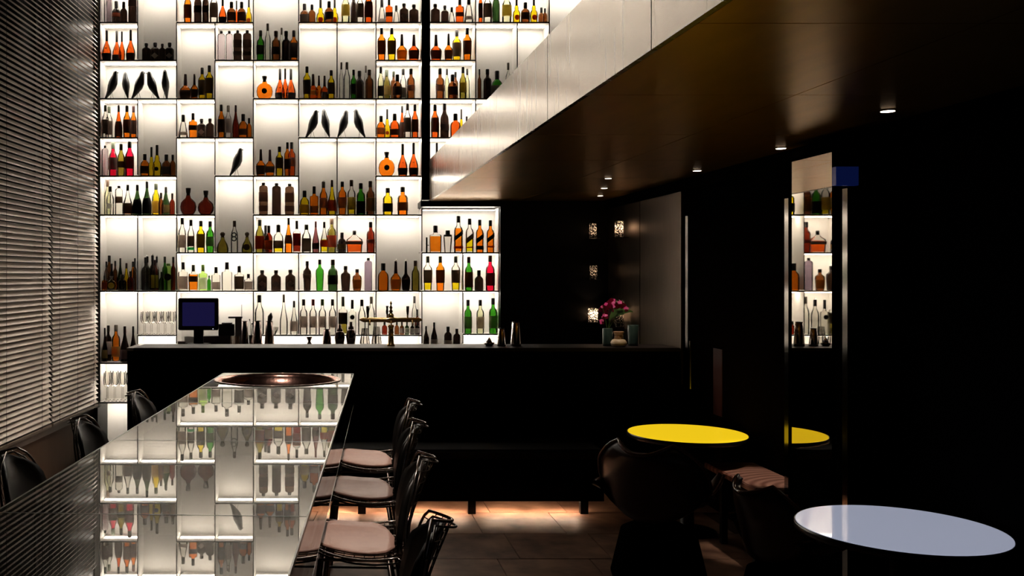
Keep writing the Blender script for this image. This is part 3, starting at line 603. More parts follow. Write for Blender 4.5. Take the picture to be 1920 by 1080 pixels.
# ------------------------------------------------------------------ bar counter and what stands on it
CY = 8.1; CZ = H-137*CY/F; BZ = 1.09; FY = 8.3
cx0, cx1 = P(255, 0, CY).x, 2.93
ctr = thing('bar_counter', 'long black bar counter with dark polished top below the lit shelves', 'counter', (.7, CY, 0))
obj('front_panel', B(cx0-.7, cx1-.7, 0, .03, .0, CZ-.03), nightwall, ctr)
obj('body', B(cx0-.7, cx1-.7, .031, .40, 0.0, CZ-.031), nightwall, ctr)
obj('countertop', B(cx0-.72, cx1-.7, -.02, .43, CZ-.03, CZ, bev=.004), mat('dark_stone_top', (.02, .014, .012), .5, noise=.4, nscale=20, spec=.15), ctr)
bb = thing('back_bar_worktop', 'dark steel worktop behind the counter carrying monitor and shakers', 'worktop', (0, 10.2, 0))
obj('top', B(X10(262), X10(934), -.36, .29, BZ-.03, BZ), mat('worktop_steel', (.16, .14, .13), .35, .8, noise=.2), bb)
obj('carcass', B(X10(262), X10(934), -.33, .28, -.36, BZ-.031), nightwall, bb)
def onbar(name, x, wpx, hpx, label, cat, Y=10.15, rz=0, grp=None):
    return thing(name, label, cat, ((x-PX)/F*Y, Y, CZ if Y < 9 else BZ), rz, grp), wpx/F*Y, hpx/F*Y
def tin(x, w_, h, label, top=None, Y=10.15, m=tinm):
    t, W, Hh = onbar('shaker_tin', x, w_, h, label, 'shaker', Y, 0, 'metal shakers along the counter')
    obj('body', lathe(bmesh.new(), [(.002, W*.5), (Hh*.1, W*.48), (Hh, W*.34)] if top != 'cob' else [(.002, W*.38), (Hh*.4, W*.5), (Hh*.62, W*.42), (Hh*.7, W*.28)], 20), m, t, True)
    if top == 'cob':
        obj('strainer_top', lathe(bmesh.new(), [(Hh*.7, W*.3), (Hh*.8, W*.27), (Hh*.82, W*.18), (Hh, W*.16)], 16), m, t, True)
    else: obj('rim', lathe(bmesh.new(), [(Hh, W*.355), (Hh+.004, W*.355)], 20), chrome, t)
    return t, W, Hh
tin(459, 15, 46, 'tall dark shaker tin nearest the caddy, leftmost on the counter')
tin(483, 19, 46, 'tall dark shaker tin upside down, second from the monitor', Y=10.2)
t, W, Hh = tin(505, 19, 46, 'tall dark shaker tin with a curved scoop standing in it')
obj('scoop', tube(bmesh.new(), [(0, 0, Hh-.02), (.01, 0, Hh+.05), (.02, 0, Hh+.09)], [.022, .028, .006], 10), mat('dark_leather', (.03, .014, .01), .4, noise=.2), t, True)
tin(613, 18, 31, 'short plain dark shaker tin before the clear bottles')
tin(637, 20, 40, 'cobbler shaker, broad dark one beside the plain short tin', 'cob')
tin(658, 19, 45, 'cobbler shaker, slim dark one nearest the ribbed glass jugs', 'cob')
tin(940, 17, 33, 'small steel tin right of the low cabinet', Y=FY, m=chrome)
tin(967, 20, 45, 'tall steel tin at the right, beyond the small one', Y=FY, m=chrome)
t, W, Hh = onbar('jigger', 580, 12, 17, 'small steel double-cone measuring jigger by the short shaker', 'jigger')
obj('body', lathe(bmesh.new(), [(.001, W*.5), (Hh*.5, W*.2), (Hh, W*.5)], 14), tinm, t, True)
rib = glass('ribbed_glass', (.72, .7, .68), 1.6, .05, 1)
for x, h, lb in ((684, 33, 'ribbed clear glass jug, left one beside the beer tap'), (706, 36, 'ribbed clear glass jug, right one beside the beer tap')):
    t, W, Hh = onbar('glass_jug', x, 20, h, lb, 'jug', grp='ribbed glass jugs on the counter')
    bm = bmesh.new(); lathe(bm, [(0, W*.5), (Hh*.2, W*.49), (Hh*.8, W*.33), (Hh, W*.3)], 24, cap=False)
    for i, v in enumerate(bm.verts):
        if i % 2: v.co.x *= .9; v.co.y *= .9
    obj('body', bm, rib, t)
    obj('base', lathe(bmesh.new(), [(.0, W*.42), (.012, W*.42)], 16), rib, t)
t, W, Hh = onbar('citrus_press', 917, 20, 16, 'small polished steel citrus press in front of the low cabinet', 'press', FY)
obj('dish', lathe(bmesh.new(), [(0, W*.3), (Hh*.3, W*.5), (Hh*.4, W*.5)], 18), chrome, t, True)
obj('cone', lathe(bmesh.new(), [(Hh*.4, W*.3), (Hh*.8, W*.15), (Hh, W*.03)], 14), chrome, t, True)
t, W, Hh = onbar('bar_mat', 573, 286, 3, 'long thin black rubber mat under the shakers', 'mat', 10.1)
obj('mat', B(-W/2, W/2, -.16, -.09, 0, .008), mat('rubber', (.006, .005, .005), .6, noise=.2), t)
for n_ in ('shaker_tin', 'jigger', 'glass_jug'): pass
# small bottles on the counter before the low cabinet
cnt = 0
for s, x, w_, h, lb in (('C', 799, 11, 35, 'leftmost'), ('C', 814, 12, 42, 'second'), ('O', 840, 14, 34, 'third'), ('O', 856.5, 13, 30, 'rightmost')):
    bt = bottle(s, x, w_, h, 'dk', 'k', 'w/.05/.25' if lb in ('second', 'third') else '-', None, 0, 'x', 1, 10.28, BZ+.001, 'small dark bottles on the counter')
    bt['label'] = '%s of four small dark bottles on counter before the low cabinet' % lb
# monitor
t, W, Hh = onbar('bar_monitor', 372.5, 75, 88, 'dark bar monitor with dim blue screen on a short stand', 'monitor', 10.1)
z0 = (648-618)/F*10.1; z1 = (648-558)/F*10.1
bm = B(-W/2, W/2, -.03, .03, z0, z1, bev=.008)
obj('casing', bm, mat('monitor_plastic', (.012, .011, .011), .35, noise=.1), t)
obj('screen', B(-W/2+.045, W/2-.04, -.034, -.0305, z0+.045, z1-.045), mat('dim_blue_screen', (.01, .01, .03), .2, emit=lin((36, 32, 84)), estr=.42, noise=.05), t)
obj('power_light', B(W/2-.06, W/2-.052, -.034, -.03, z0+.012, z0+.018), mat('white_led', (1, 1, 1), .5, emit=(.8, .85, 1), estr=2), t)
obj('stand', B(-.05, .05, -.02, .03, .03, z0+.01), blackm, t); obj('foot', B(-.12, .12, -.08, .1, .0, .03, bev=.008), blackm, t)
t, W, Hh = onbar('cash_drawer', 405, 56, 17, 'low dark brown cash drawer under the monitor', 'cash drawer', 10.28)
obj('body', B(-W/2, W/2, -.05, .06, 0, Hh, bev=.003), mat('brown_metal', (.05, .032, .03), .4, noise=.1), t); obj('lock', lathe(bmesh.new(), [(0, .008), (.004, .008)], 10), chrome, t, loc=(0, -.05, Hh/2), rot=(math.pi/2, 0, 0))
t, W, Hh = onbar('receipt_printer', 425, 29, 22, 'dark receipt printer with raised lid right of the monitor', 'printer', 10.28); t.location.z = BZ+17/F*10.28+.001
obj('body', B(-W/2, W/2, -.05, .05, 0, Hh, bev=.004), M['monitor_plastic'], t); obj('lid', B(-W*.3, W*.35, -.03, .04, Hh+.002, Hh+.014), M['monitor_plastic'], t)
t, W, Hh = onbar('terminal_stand', 447, 12, 55, 'grey metal bracket with thin arm and aerial by the printer', 'bracket', 10.38)
gm = mat('grey_metal', (.11, .10, .10), .45, .3, noise=.1)
obj('upright', B(-W/2, W/2, -.01, .01, 0, Hh*.88), gm, t); obj('arm', B(-.11, W/2+.01, -.012, .012, Hh*.88, Hh*.94), gm, t); obj('aerial', tube(bmesh.new(), [(W/2, 0, Hh*.94), (W/2, 0, Hh*1.35)], .003, 5), gm, t)
t, W, Hh = onbar('napkin_caddy', 440, 20, 20, 'small clear caddy of brown stirrers beside the shakers', 'caddy', 10.05)
obj('box', B(-W/2, W/2, -.03, .03, .0, Hh), glass('acrylic', (.8, .78, .75), 1.5, .05, .8), t)
for k in range(7): obj('stirrer', tube(bmesh.new(), [(-W*.4+k*W*.13, random.uniform(-.02, .02), .003), (-W*.35+k*W*.12, random.uniform(-.02, .02), Hh*.95)], .004, 5), mat('stirrer_wood', (.25, .13, .06), .6, noise=.2), t)
t, W, Hh = onbar('card_holder', 341, 14, 11, 'small pinkish grey card block at the left of the monitor', 'card holder', 9.95)
obj('cards', B(-W/2, W/2, -.02, .02, 0, Hh), mat('grey_card', (.22, .17, .17), .6, noise=.1), t)
t, W, Hh = onbar('menu_card', 356, 20, 16, 'white folded card standing under the monitor', 'card', 10.26)
bm = B(-W/2, W/2, -.001, .001, 0, Hh); obj('sheet', bm, mat('white_card', (.8, .8, .78), .6, noise=.03), t)
obj('sheet', B(-W/2, W/2, .012, .014, 0, Hh), M['white_card'], t)
# pourer tools pot
t, W, Hh = onbar('utensil_pot', 471, 9, 30, 'narrow pot of bar tools between two tall shaker tins', 'pot', 10.3)
obj('pot', lathe(bmesh.new(), [(0, W*.4), (Hh*.6, W*.5)], 12), tinm, t)
for dx, hh in ((-.012, 1.6), (.004, 1.35), (.014, 1.45)): obj('tool', tube(bmesh.new(), [(dx*.3, 0, .02), (dx, 0, Hh*hh*.9), (dx*1.6, 0, Hh*hh)], [.003, .003, .008], 5), tinm, t)
# beer tap
t, W, Hh = onbar('beer_tap', 733, 118, 92, 'brass beer tower with wide arm, finial and three black handles', 'beer tap', FY)
pxm = FY/F
obj('column', lathe(bmesh.new(), [(0, .034), (.012, .034), (.02, .026), (24*pxm, .022), (26*pxm, .026), (28*pxm, .021), (34*pxm, .022), (37*pxm, .029), (40*pxm, .022)], 20), brass, t, True)
az = 49*pxm
obj('arm', tube(bmesh.new(), [(-59*pxm, 0, az+.002), (-52*pxm, 0, az), (-10*pxm, 0, az), (0, 0, az+.002), (10*pxm, 0, az), (52*pxm, 0, az), (59*pxm, 0, az+.002)], [.006, .021, .020, .034, .020, .021, .006], 16), brass, t, True)
obj('finial', lathe(bmesh.new(), [(az+.03, .028), (az+.05, .022), (az+.06, .010), (az+.075, .018), (az+.09, .008), (az+.11, .015), (az+.125, .005), (az+.145, .011), (az+.165, .002)], 14), brass, t, True)
for dx in (-44, -7, 31):
    h_ = obj('tap_handle', tube(bmesh.new(), [(dx*pxm, .012 if dx == -7 else -.02, az+.045), (dx*pxm, .012 if dx == -7 else -.022, az+.075), (dx*pxm, .0 if dx == -7 else -.03, az+.12)], [.008, .012, .013], 10), blackm, t, True)
    obj('valve', tube(bmesh.new(), [(dx*pxm, -.01, az+.015), (dx*pxm, -.02, az+.048)], .007, 8), brass, t)
for dx in (-40, 0, 40): obj('spout', tube(bmesh.new(), [(dx*pxm, -.015, az), (dx*pxm, -.05, az-.012), (dx*pxm, -.055, az-.045)], .007, 8), brass, t, True)
# orchids and pots
petal = mat('orchid_petal', lin((190, 40, 120)), .5, noise=.3, nscale=30)
leafm = mat('leaf_green', lin((60, 90, 30)), .45, noise=.2)
vase_m = mat('dark_green_glaze', (.035, .06, .05), .25, noise=.4, nscale=20)
def petalflower(bm, c, r, seed):
    rnd = random.Random(seed)
    for k in range(5):
        a = 2*math.pi*k/5+rnd.random(); n = 6
        d = Vector((math.cos(a), -.35+rnd.uniform(-.2, .2), math.sin(a))).normalized(); s = d.cross(Vector((0, -1, 0))).normalized()
        ctr_ = bm.verts.new(c); vs = []
        for i in range(n+1):
            u = i/n; wdt = math.sin(u*math.pi)*.45
            vs.append((bm.verts.new(c+r*(d*u+s*wdt)+Vector((0, -.15*r*math.sin(u*3), 0))), bm.verts.new(c+r*(d*u-s*wdt)+Vector((0, -.15*r*math.sin(u*3), 0)))))
        for A, D in zip(vs, vs[1:]): bm.faces.new((A[0], D[0], D[1], A[1]))
t = thing('orchid_vase', 'dark glazed vase of magenta orchids on the counter end', 'flowers', ((1139-PX)/F*FY, FY, CZ), 0, None, (1.11, 1.11, 1.11))
obj('vase', lathe(bmesh.new(), [(0, .036), (.02, .038), (.135, .040), (.14, .036)], 18), vase_m, t, True)
cz = lambda x, y: Vector(((x-1139)/F*7.5, random.uniform(-.03, .03), (652-y)/F*7.5))
flw = [(1147, 572, 11), (1138, 578, 9), (1158, 574, 9), (1130, 583, 8), (1167, 577, 8), (1132, 597, 7), (1126, 606, 6), (1136, 590, 7), (1150, 582, 8), (1172, 583, 6)]
for i, (x, y, r) in enumerate(flw):
    bm = bmesh.new(); petalflower(bm, cz(x, y), r/F*7.5, i)
    bmesh.ops.solidify(bm, geom=bm.faces[:], thickness=.0015)
    obj('bloom', bm, petal, t, True)
for a_ in (1130, 1152, 1170):
    obj('stalk', tube(bmesh.new(), [(0, 0, .12), ((a_-1139)/F*3.5, 0, .22), ((a_-1139)/F*7.5, 0, (652-580)/F*7.5)], .003, 5), leafm, t)
for x, y in ((1185, 588), (1162, 590)):
    bm = bmesh.new(); c0 = Vector((.01, 0, .2)); c1 = cz(x, y); d = c1-c0; vs = []
    for i in range(7):
        u = i/6; wv = Vector((0, .02, .028))*math.sin(math.pi*min(.97, u+.03)); pz = c0+d*u+Vector((0, 0, .04*math.sin(u*math.pi))); vs.append((bm.verts.new(pz+wv), bm.verts.new(pz-wv)))
    for A, D in zip(vs, vs[1:]): bm.faces.new((A[0], D[0], D[1], A[1]))
    bmesh.ops.solidify(bm, geom=bm.faces[:], thickness=.002)
    obj('leaf', bm, leafm, t, True)
t = thing('ceramic_jar', 'squat cream ceramic jar with ribbed neck beside the orchids', 'jar', ((1160-PX)/F*8.2, 8.2, CZ), 0, None, (1.11, 1.11, 1.11))
cream = mat('cream_ceramic', (.62, .47, .30), .4, noise=.12); obj('body', lathe(bmesh.new(), [(0, .04), (.012, .058), (.035, .062), (.055, .05), (.062, .034)], 24), cream, t, True)
obj('neck', lathe(bmesh.new(), [(.062, .032), (.075, .036), (.08, .031), (.09, .036), (.096, .031), (.115, .042), (.12, .040)], 24), mat('tan_ceramic', (.36, .2, .1), .4, noise=.15), t, True)
t = thing('dark_vase', 'empty tall dark green vase right of the cream jar', 'vase', ((1187-PX)/F*8.33, 8.33, CZ), 0, None, (1.11, 1.11, 1.11))
obj('body', lathe(bmesh.new(), [(0, .036), (.02, .038), (.16, .044), (.165, .040)], 18), vase_m, t, True)
# candle glasses on little wall ledges
flame = mat('candle_flame', (1, 1, 1), .5, emit=(1, .62, .35), estr=10)
spark = mat('cut_crystal', (.9, .86, .8), .08, 1, noise=.9, nscale=60)
for i, (x, y, w_, h, br, lb) in enumerate(((1112, 447, 14, 28, 1, 'dim cut crystal candle glass, upper left on the black wall'), (1161, 445, 16, 30, 3, 'sparkling cut crystal candle glass, upper right on the black wall'), (1113, 524, 14, 26, .6, 'dim cut crystal candle glass, middle left on the black wall'),
        (1112, 604, 18, 26, 8, 'glowing cut crystal candle glass left of the orchids'), (1161, 612, 18, 50, .5, 'tall frosted candle glass behind the orchids'))):
    Y = 10.30 if x < 1140 else 9.72; W = w_/F*Y; Hh = h/F*Y; z = H-(y-PY)/F*Y
    t = thing('candle_glass', lb, 'candle holder', ((x-PX)/F*Y, Y, z), 0, 'candle glasses on the black wall')
    bm = bmesh.new(); lathe(bm, [(0, W*.45)]+[(Hh*k/8, W*(.5 if k % 2 else .44)) for k in range(1, 8)]+[(Hh, W*.46)], 14, cap=False)
    rnd = random.Random(i)
    for v in bm.verts: v.co += Vector((rnd.uniform(-1, 1), rnd.uniform(-1, 1), rnd.uniform(-1, 1)))*W*.03
    cm = M.get('cut_crystal_lit')
    if cm is None:
        cm = mat('cut_crystal_lit', (.8, .72, .62), .1, noise=.1); n2 = cm.node_tree; out_ = next(n for n in n2.nodes if n.type == 'OUTPUT_MATERIAL')
        tcn = n2.nodes.new('ShaderNodeTexCoord'); vo = n2.nodes.new('ShaderNodeTexNoise'); vo.inputs['Scale'].default_value = 75; rp = n2.nodes.new('ShaderNodeValToRGB')
        rp.color_ramp.elements[0].position = .5; rp.color_ramp.elements[1].position = .62
        tr_ = n2.nodes.new('ShaderNodeBsdfTranslucent'); tr_.inputs[0].default_value = (.9, .8, .68, 1); dk_ = n2.nodes.new('ShaderNodeBsdfGlossy'); dk_.inputs[0].default_value = (.05, .045, .04, 1)
        mm = n2.nodes.new('ShaderNodeMixShader'); n2.links.new(tcn.outputs['Object'], vo.inputs[0]); n2.links.new(vo.outputs[0], rp.inputs[0]); n2.links.new(rp.outputs[0], mm.inputs[0])
        n2.links.new(dk_.outputs[0], mm.inputs[1]); n2.links.new(tr_.outputs[0], mm.inputs[2]); n2.links.new(mm.outputs[0], out_.inputs[0])
    obj('glass', bm, cm, t)
    pl = bpy.data.lights.new('candle_light', 'POINT'); pl.energy = .12*br; pl.color = (1, .72, .48); pl.shadow_soft_size = .01
    po = bpy.data.objects.new('candle_light', pl); C.objects.link(po); po.parent = t; po.location = (0, 0, Hh*.62)
    obj('candle', cyl(0, 0, .001, Hh*.35, W*.25), mat('wax', (.6, .5, .4), .5, noise=.1), t)
    fm = mat('candle_flame_%s' % ['a', 'b', 'c', 'd', 'e'][i], (1, 1, 1), .5, emit=(1, .62, .4), estr=12*br)
    obj('flame', lathe(bmesh.new(), [(Hh*.36, .001), (Hh*.42, .008), (Hh*.55, .001)], 8), fm, t)
    sh = thing('wall_ledge', 'short steel wall ledge carrying the '+lb.split(',')[0].split(' behind')[0].split(' left of')[0]+[', upper left', ', upper right', ', middle left', ', low left', ', low right'][i], 'shelf', ((x-PX)/F*Y, 10.42 if x < 1140 else Y+.05, z), 0, 'small steel ledges on the black wall')
    obj('plate', B(-W*.75, W*.75 if x < 1140 else 2.98-(x-PX)/F*Y, -.18 if x < 1140 else -.11, 0, -.008, 0), chrome if i in (2, 4) else polished, sh)

# downlights
for i, (X, Y, wt, r) in enumerate(((2.72, 4.68, 2, .032), (2.84, 6.06, 70, .030), (2.8, 7.36, 2, .030), (2.5, 8.85, 9, .028), (2.7, 9.7, 3, .026), (2.28, 7.95, 34, .026))):
    t = thing('downlight', ['small recessed ceiling downlight nearest the camera', 'recessed ceiling downlight above the wooden bench', 'recessed ceiling downlight beyond the bench one, alone', 'recessed ceiling downlight towards the bar, right-hand of the far pair', 'faint recessed ceiling downlight furthest away over the bar', 'recessed ceiling downlight over the orchid vase'][i], 'light', (X, Y, FZ0-.001), 0, 'recessed downlights in the bronze ceiling')
    obj('ring', lathe(bmesh.new(), [(-.004, r*1.2), (-.001, r*1.25)], 24), dark, t)
    obj('lens', lathe(bmesh.new(), [(-.0055, r), (-.004, r)], 24), mat('lamp_lens', (1, 1, 1), .5, emit=(1, .8, .6), estr=7, noise=.01), t)
    aim = {1: (2.82, 6.35, 0), 5: (2.48, 8.25, 1.3), 3: (2.5, 8.6, 0)}.get(i, (X, Y, 0))
    s_ = spot('lamp', (X, Y, FZ0-.03), aim, wt, 44 if i not in (1, 5) else (20 if i == 1 else 34), .6, rad=.02)
    s_.parent = t; s_.matrix_parent_inverse = Matrix.Translation((-X, -Y, -(FZ0-.001)))

# blue light box at the top of the mirror column
t = thing('blue_light_box', 'small blue lit box beside the top of the mirror column', 'light', (2.72, 5.2, 2.325))
obj('case', B(-.06, .06, -.15, -.11, .0, .10), mat('blue_lit_acrylic', (.01, .015, .06), .25, emit=lin((20, 36, 100)), estr=.22, noise=.1), t)
obj('bracket', B(.03, .115, -.11, .02, .02, .06), blackm, t)

# ------------------------------------------------------------------ glass table
TA = -math.atan(.0517); TZ = H-.72; TH2 = .226
far = Vector((-.349, 6.93, 0)); dirv = Vector((.0516, .9987, 0)); LN = 5.9; HW = .474
tc_ = far-dirv*LN/2
tbl = thing('glass_table', 'long high glass table reflecting the lit shelves, with glass side panels', 'table', (tc_.x, tc_.y, 0), TA)
topg = glass('table_glass', (.46, .46, .40), 4.6, .004, .3, (1, .99, .96))
nt = topg.node_tree; ms_ = next(n for n in nt.nodes if n.type == 'MIX_SHADER'); g1 = next(n for n in nt.nodes if n.type == 'BSDF_GLOSSY')
g2 = nt.nodes.new('ShaderNodeBsdfGlossy'); g2.inputs['Roughness'].default_value = .22; g2.inputs[0].default_value = (.95, .93, .88, 1)
m2 = nt.nodes.new('ShaderNodeMixShader'); m2.inputs[0].default_value = .17
nt.links.new(g1.outputs[0], m2.inputs[1]); nt.links.new(g2.outputs[0], m2.inputs[2]); nt.links.new(m2.outputs[0], ms_.inputs[2])
skirt = glass('skirt_glass', (.80, .82, .76), 1.5, .01, .5)
edgem = mat('glass_edge', (.75, .80, .72), .25, noise=.1, spec=.8)
BX, BY = -.03, LN/2-.425; BRX, BRY = .42, .385; YJ = LN/2-.95
jy = [-LN/2]+[y_-tc_.y for y_ in (2.848, 4.108, 5.32)]+[YJ]
for a_, b_ in zip(jy, jy[1:]): obj('glass_pane', B(-HW, HW, a_+.0015, b_-.0015, TZ-.012, TZ), topg, tbl)
for y_ in jy[1:4]: obj('joint', B(-HW, HW, y_-.0015, y_+.0015, TZ-.012, TZ+.0008), edgem, tbl)
bm = bmesh.new(); NS = 64; ro, ri = [], []
for k in range(NS):
    a_ = 2*math.pi*(k+.5)/NS; c_, s_ = math.cos(a_), math.sin(a_)
    lx = (HW-BX) if c_ > 0 else (HW+BX); ly = (LN/2-BY) if s_ > 0 else (BY-YJ)
    q = min(lx/abs(c_), ly/abs(s_)); ri.append((BX+BRX*c_, BY+BRY*s_)); ro.append((BX+q*c_, BY+q*s_))
for cxx, cyy in ((HW, LN/2), (-HW, LN/2), (-HW, YJ), (HW, YJ)):
    kk = min(range(NS), key=lambda k: (ro[k][0]-cxx)**2+(ro[k][1]-cyy)**2); ro[kk] = (cxx, cyy)
V_ = [[bm.verts.new((x, y, z)) for x, y in L_] for z in (TZ, TZ-.012) for L_ in (ro, ri)]
for k in range(NS):
    n_ = (k+1) % NS
    for A, D in ((0, 1), (1, 3), (3, 2), (2, 0)): bm.faces.new((V_[A][k], V_[A][n_], V_[D][n_], V_[D][k]))
obj('glass_pane', bm, topg, tbl)
for s in (-1, 1):
    obj('side_panel', B(s*HW-.004, s*HW+.004, -LN/2, LN/2, TZ-TH2, TZ-.013), skirt, tbl)
    obj('edge', B(s*(HW+.002)-.0025, s*(HW+.002)+.0025, -LN/2, LN/2, TZ-.013, TZ+.0012), edgem, tbl)
    obj('edge', B(s*HW-.0045, s*HW+.0045, -LN/2, LN/2, TZ-TH2-.004, TZ-TH2), edgem, tbl)
obj('end_panel', B(-HW, HW, LN/2-.008, LN/2, TZ-TH2, TZ-.013), skirt, tbl)
obj('edge', B(-HW, HW, LN/2-.004, LN/2+.002, TZ-.013, TZ+.0012), edgem, tbl)
for Yq in (6.92, 5.95, 5.15, 4.35, 3.55, 2.5):
    yl = (Yq-tc_.y)
    obj('cross_rib', B(-HW+.006, HW-.006, yl-.006, yl+.006, TZ-TH2-.004, TZ-TH2+.010), edgem, tbl)
for yl in (-2.2, -.6, 1.1, 2.45):
    for s in (-1, 1): obj('leg', B(s*.18-.03, s*.18+.03, yl-.03, yl+.03, 0, TZ-TH2-.03), blackm, tbl)
obj('stretcher', B(-.05, .05, -2.3, 2.6, TZ-TH2-.03, TZ-TH2-.005), blackm, tbl)
# copper basin at the far end
bp = Matrix.Rotation(TA, 4, 'Z') @ Vector((BX, BY, 0))
bs = thing('copper_basin', 'dark oval copper basin sunk into the far end of the glass table', 'basin', (tc_.x+bp.x, tc_.y+bp.y, TZ), TA)
pr = [(.004, 1.03), (.005, .99), (-.02, .97), (-.07, .90), (-.11, .74), (-.13, .45), (-.135, .02), (-.14, .02), (-.135, .47), (-.115, .76), (-.075, .915), (-.02, .985), (.0015, .992), (.0015, 1.03)]
obj('bowl', lathe(bmesh.new(), [(z, r*BRX) for z, r in pr], 48, dep=BRY/BRX, cap=False), copper, bs, True)
obj('rim', tube(bmesh.new(), [(BRX*1.03*math.cos(2*math.pi*k/48), BRY*1.03*math.sin(2*math.pi*k/48), .0035) for k in range(48)], .003, 6, True), mat('pale_copper', (.5, .36, .28), .2, 1), bs, True)

# ------------------------------------------------------------------ wire stools
blackwire = mat('black_wire', (.10, .085, .075), .28, .9, noise=.1)
padm = mat('pink_brown_leather', lin((188, 148, 134)), .42, noise=.12, nscale=30, bump=.08)
backpad = mat('black_leather', (.010, .008, .007), .4, noise=.3, nscale=20)
SZ = .70
def shell(u, v):
    """u across -1..1, v 0 front of seat .. 1 top of back; front is +y"""
    if v < .5: t_ = v/.5; y = .22-.42*t_; z = SZ+.02-.045*math.sin(t_*math.pi*.8)
    else: t_ = (v-.5)/.5; y = -.20-.03*t_-.10*t_*t_; z = SZ+.02-.045*math.sin(.8*math.pi)+.385*t_**1.15
    hw = .20+.07*math.sin(min(1, v*1.25)*math.pi)*.9+.02
    if v > .8: hw *= math.sqrt(max(.05, 1-((v-.8)/.2)**2*.93))
    if v < .12: hw *= .86+.14*v/.12
    lift = .05*u*u*(1 if v < .5 else .3); fwd = .07*u*u*(0 if v < .5 else (v-.5)*2)
    return Vector((u*hw, y+fwd, z+lift))
st_me = {}
def stool_meshes():
    rim = [shell(-1, v/24) for v in range(25)]+[shell(-1+2*k/10, 1) for k in range(1, 10)]+[shell(1, v/24) for v in range(24, -1, -1)]+[shell(1-2*k/10, 0) for k in range(1, 10)]
    bm = tube(bmesh.new(), rim, .005, 6, True); st_me['rim'] = [newmesh('rim', bm, mat('rim_highlight_wire', (.34, .30, .27), .22, .95, noise=.1), True)]  # rim coloured lighter than the other wires to imitate its bright highlights
    bm = tube(bmesh.new(), [p+Vector((0, 0, -.022)) if i > 14 and i < 0 else p*1.0+Vector((0, -.012, -.018)) for i, p in enumerate(rim)], .004, 6, True); st_me['lower_rim'] = [newmesh('lower_rim', bm, blackwire, True)]
    bm = bmesh.new()
    for k in range(1, 10): tube(bm, [shell(-1+.2*k, v/18) for v in range(19)], .0022, 4)
    for k in range(1, 20): tube(bm, [shell(-1+u/5, k/20) for u in range(11)], .0022, 4)
    st_me['wire_mesh'] = [newmesh('wire_mesh', bm, blackwire)]
    def padmesh(v0, v1, us, th, m, nm, push):
        g = []; nu, nv = 10, 10
        for j in range(nv+1):
            v = v0+(v1-v0)*j/nv; s = math.sqrt(max(.08, 1-abs(2*j/nv-1)**4))
            g.append([shell((-1+2*i/nu)*us*s, v)+push for i in range(nu+1)])
        bm = solid_grid(g, th)
        return newmesh(nm, bm, m, True)
    st_me['seat_pad'] = [padmesh(.03, .45, .84, .012, padm, 'seat_pad', Vector((0, 0, .022)))]
    st_me['back_pad'] = [padmesh(.50, .99, .97, .020, backpad, 'back_pad', Vector((0, .015, 0)))]
    legs = []
    for sx in (-1, 1):
        for (ya, yb) in ((.15, .22), (-.13, -.24)):
            legs.append(newmesh('leg', tube(bmesh.new(), [(sx*.13, ya, SZ-.02), (sx*.23, yb, .005)], .008, 8), blackwire, True))
    st_me['leg'] = legs
    fr = [(-.205, .20, .26), (.205, .20, .26), (.205, -.20, .26), (-.205, -.20, .26)]
    bm = bmesh.new(); bmf = tube(bm, fr, .007, 6, True); st_me['footrest'] = [newmesh('footrest', bm, blackwire)]
    bm = bmesh.new(); tube(bm, [(-.13, .15, SZ-.02), (.13, .15, SZ-.02), (.13, -.13, SZ-.02), (-.13, -.13, SZ-.02)], .007, 6, True)
    for k in range(-2, 3): tube(bm, [(k*.05, -.13, SZ-.02), (k*.09, -.2, SZ+.03)], .004, 5)
    st_me['under_frame'] = [newmesh('under_frame', bm, blackwire)]
stool_meshes()
def stool(X, Y, rz, label):
    t = thing('wire_bar_stool', label, 'stool', (X, Y, 0), rz, 'wire bar stools along the glass table')
    for nm, ms in st_me.items():
        for m_ in ms: link(nm, m_, t)
for Y, dx, lb in ((5.76, 0, 'wire bar stool with pinkish seat, right side, nearest the bar'), (4.95, 0, 'wire bar stool with shaded seat, second from the bar, right side'), (4.02, 0, 'wire bar stool with pinkish seat, third from the bar, right side'), (3.0, 0, 'wire bar stool cropped at the bottom, right side, nearest the camera')):
    xe = .125-.0517*(6.93-Y); stool(xe+.115+dx, Y, math.pi/2+TA, lb)
for Y, lb in ((6.17, 'dark wire bar stool, left side, silhouetted against the lit shelves'), (5.05, 'dark wire bar stool, left side, middle one before the brown panelling'), (4.08, 'dark wire bar stool, left side, cropped by the photo edge')):
    xe = -.823-.0517*(6.93-Y); stool(xe-.17, Y, -math.pi/2+TA, lb)

# ------------------------------------------------------------------ lounge corner
def ltable(X, Y, r, zt, col_, e, label, name):
    t = thing('light_table', label, 'table', (X, Y, 0), 0, 'round glowing tables in the lounge')
    rim_ = mat('dark_table_rim', (.01, .009, .009), .3, noise=.2)
    obj('top_rim', lathe(bmesh.new(), [(zt-.035, r*.97), (zt-.03, r), (zt-.002, r*1.0), (zt-.002, r*.985), (zt-.01, r*.98)], 64, cap=False), rim_, t, True)
    obj('top_underside', lathe(bmesh.new(), [(zt-.036, r*.965), (zt-.03, r*.965)], 48), rim_, t)
    m = mat(name, col_, .12, emit=col_, estr=e, noise=.08, nscale=2, spec=.6, coat=.6)
    obj('glowing_top', lathe(bmesh.new(), [(zt-.02, r*.982), (zt, r*.982)], 64), m, t)
    obj('pedestal', lathe(bmesh.new(), [(.0, .20), (.012, .20), (.02, .05), (zt-.06, .04), (zt-.037, .12)], 24), blackm, t, True)
ltable(2.528, 6.84, .415, .71, (1.0, .66, .012), 1.12, 'round table with glowing yellow top in the lounge', 'yellow_lit_top')
ltable(2.535, 4.27, .43, .712, lin((176, 182, 204)), .74, 'round table with glowing bluish white top, nearest the camera', 'white_lit_top')
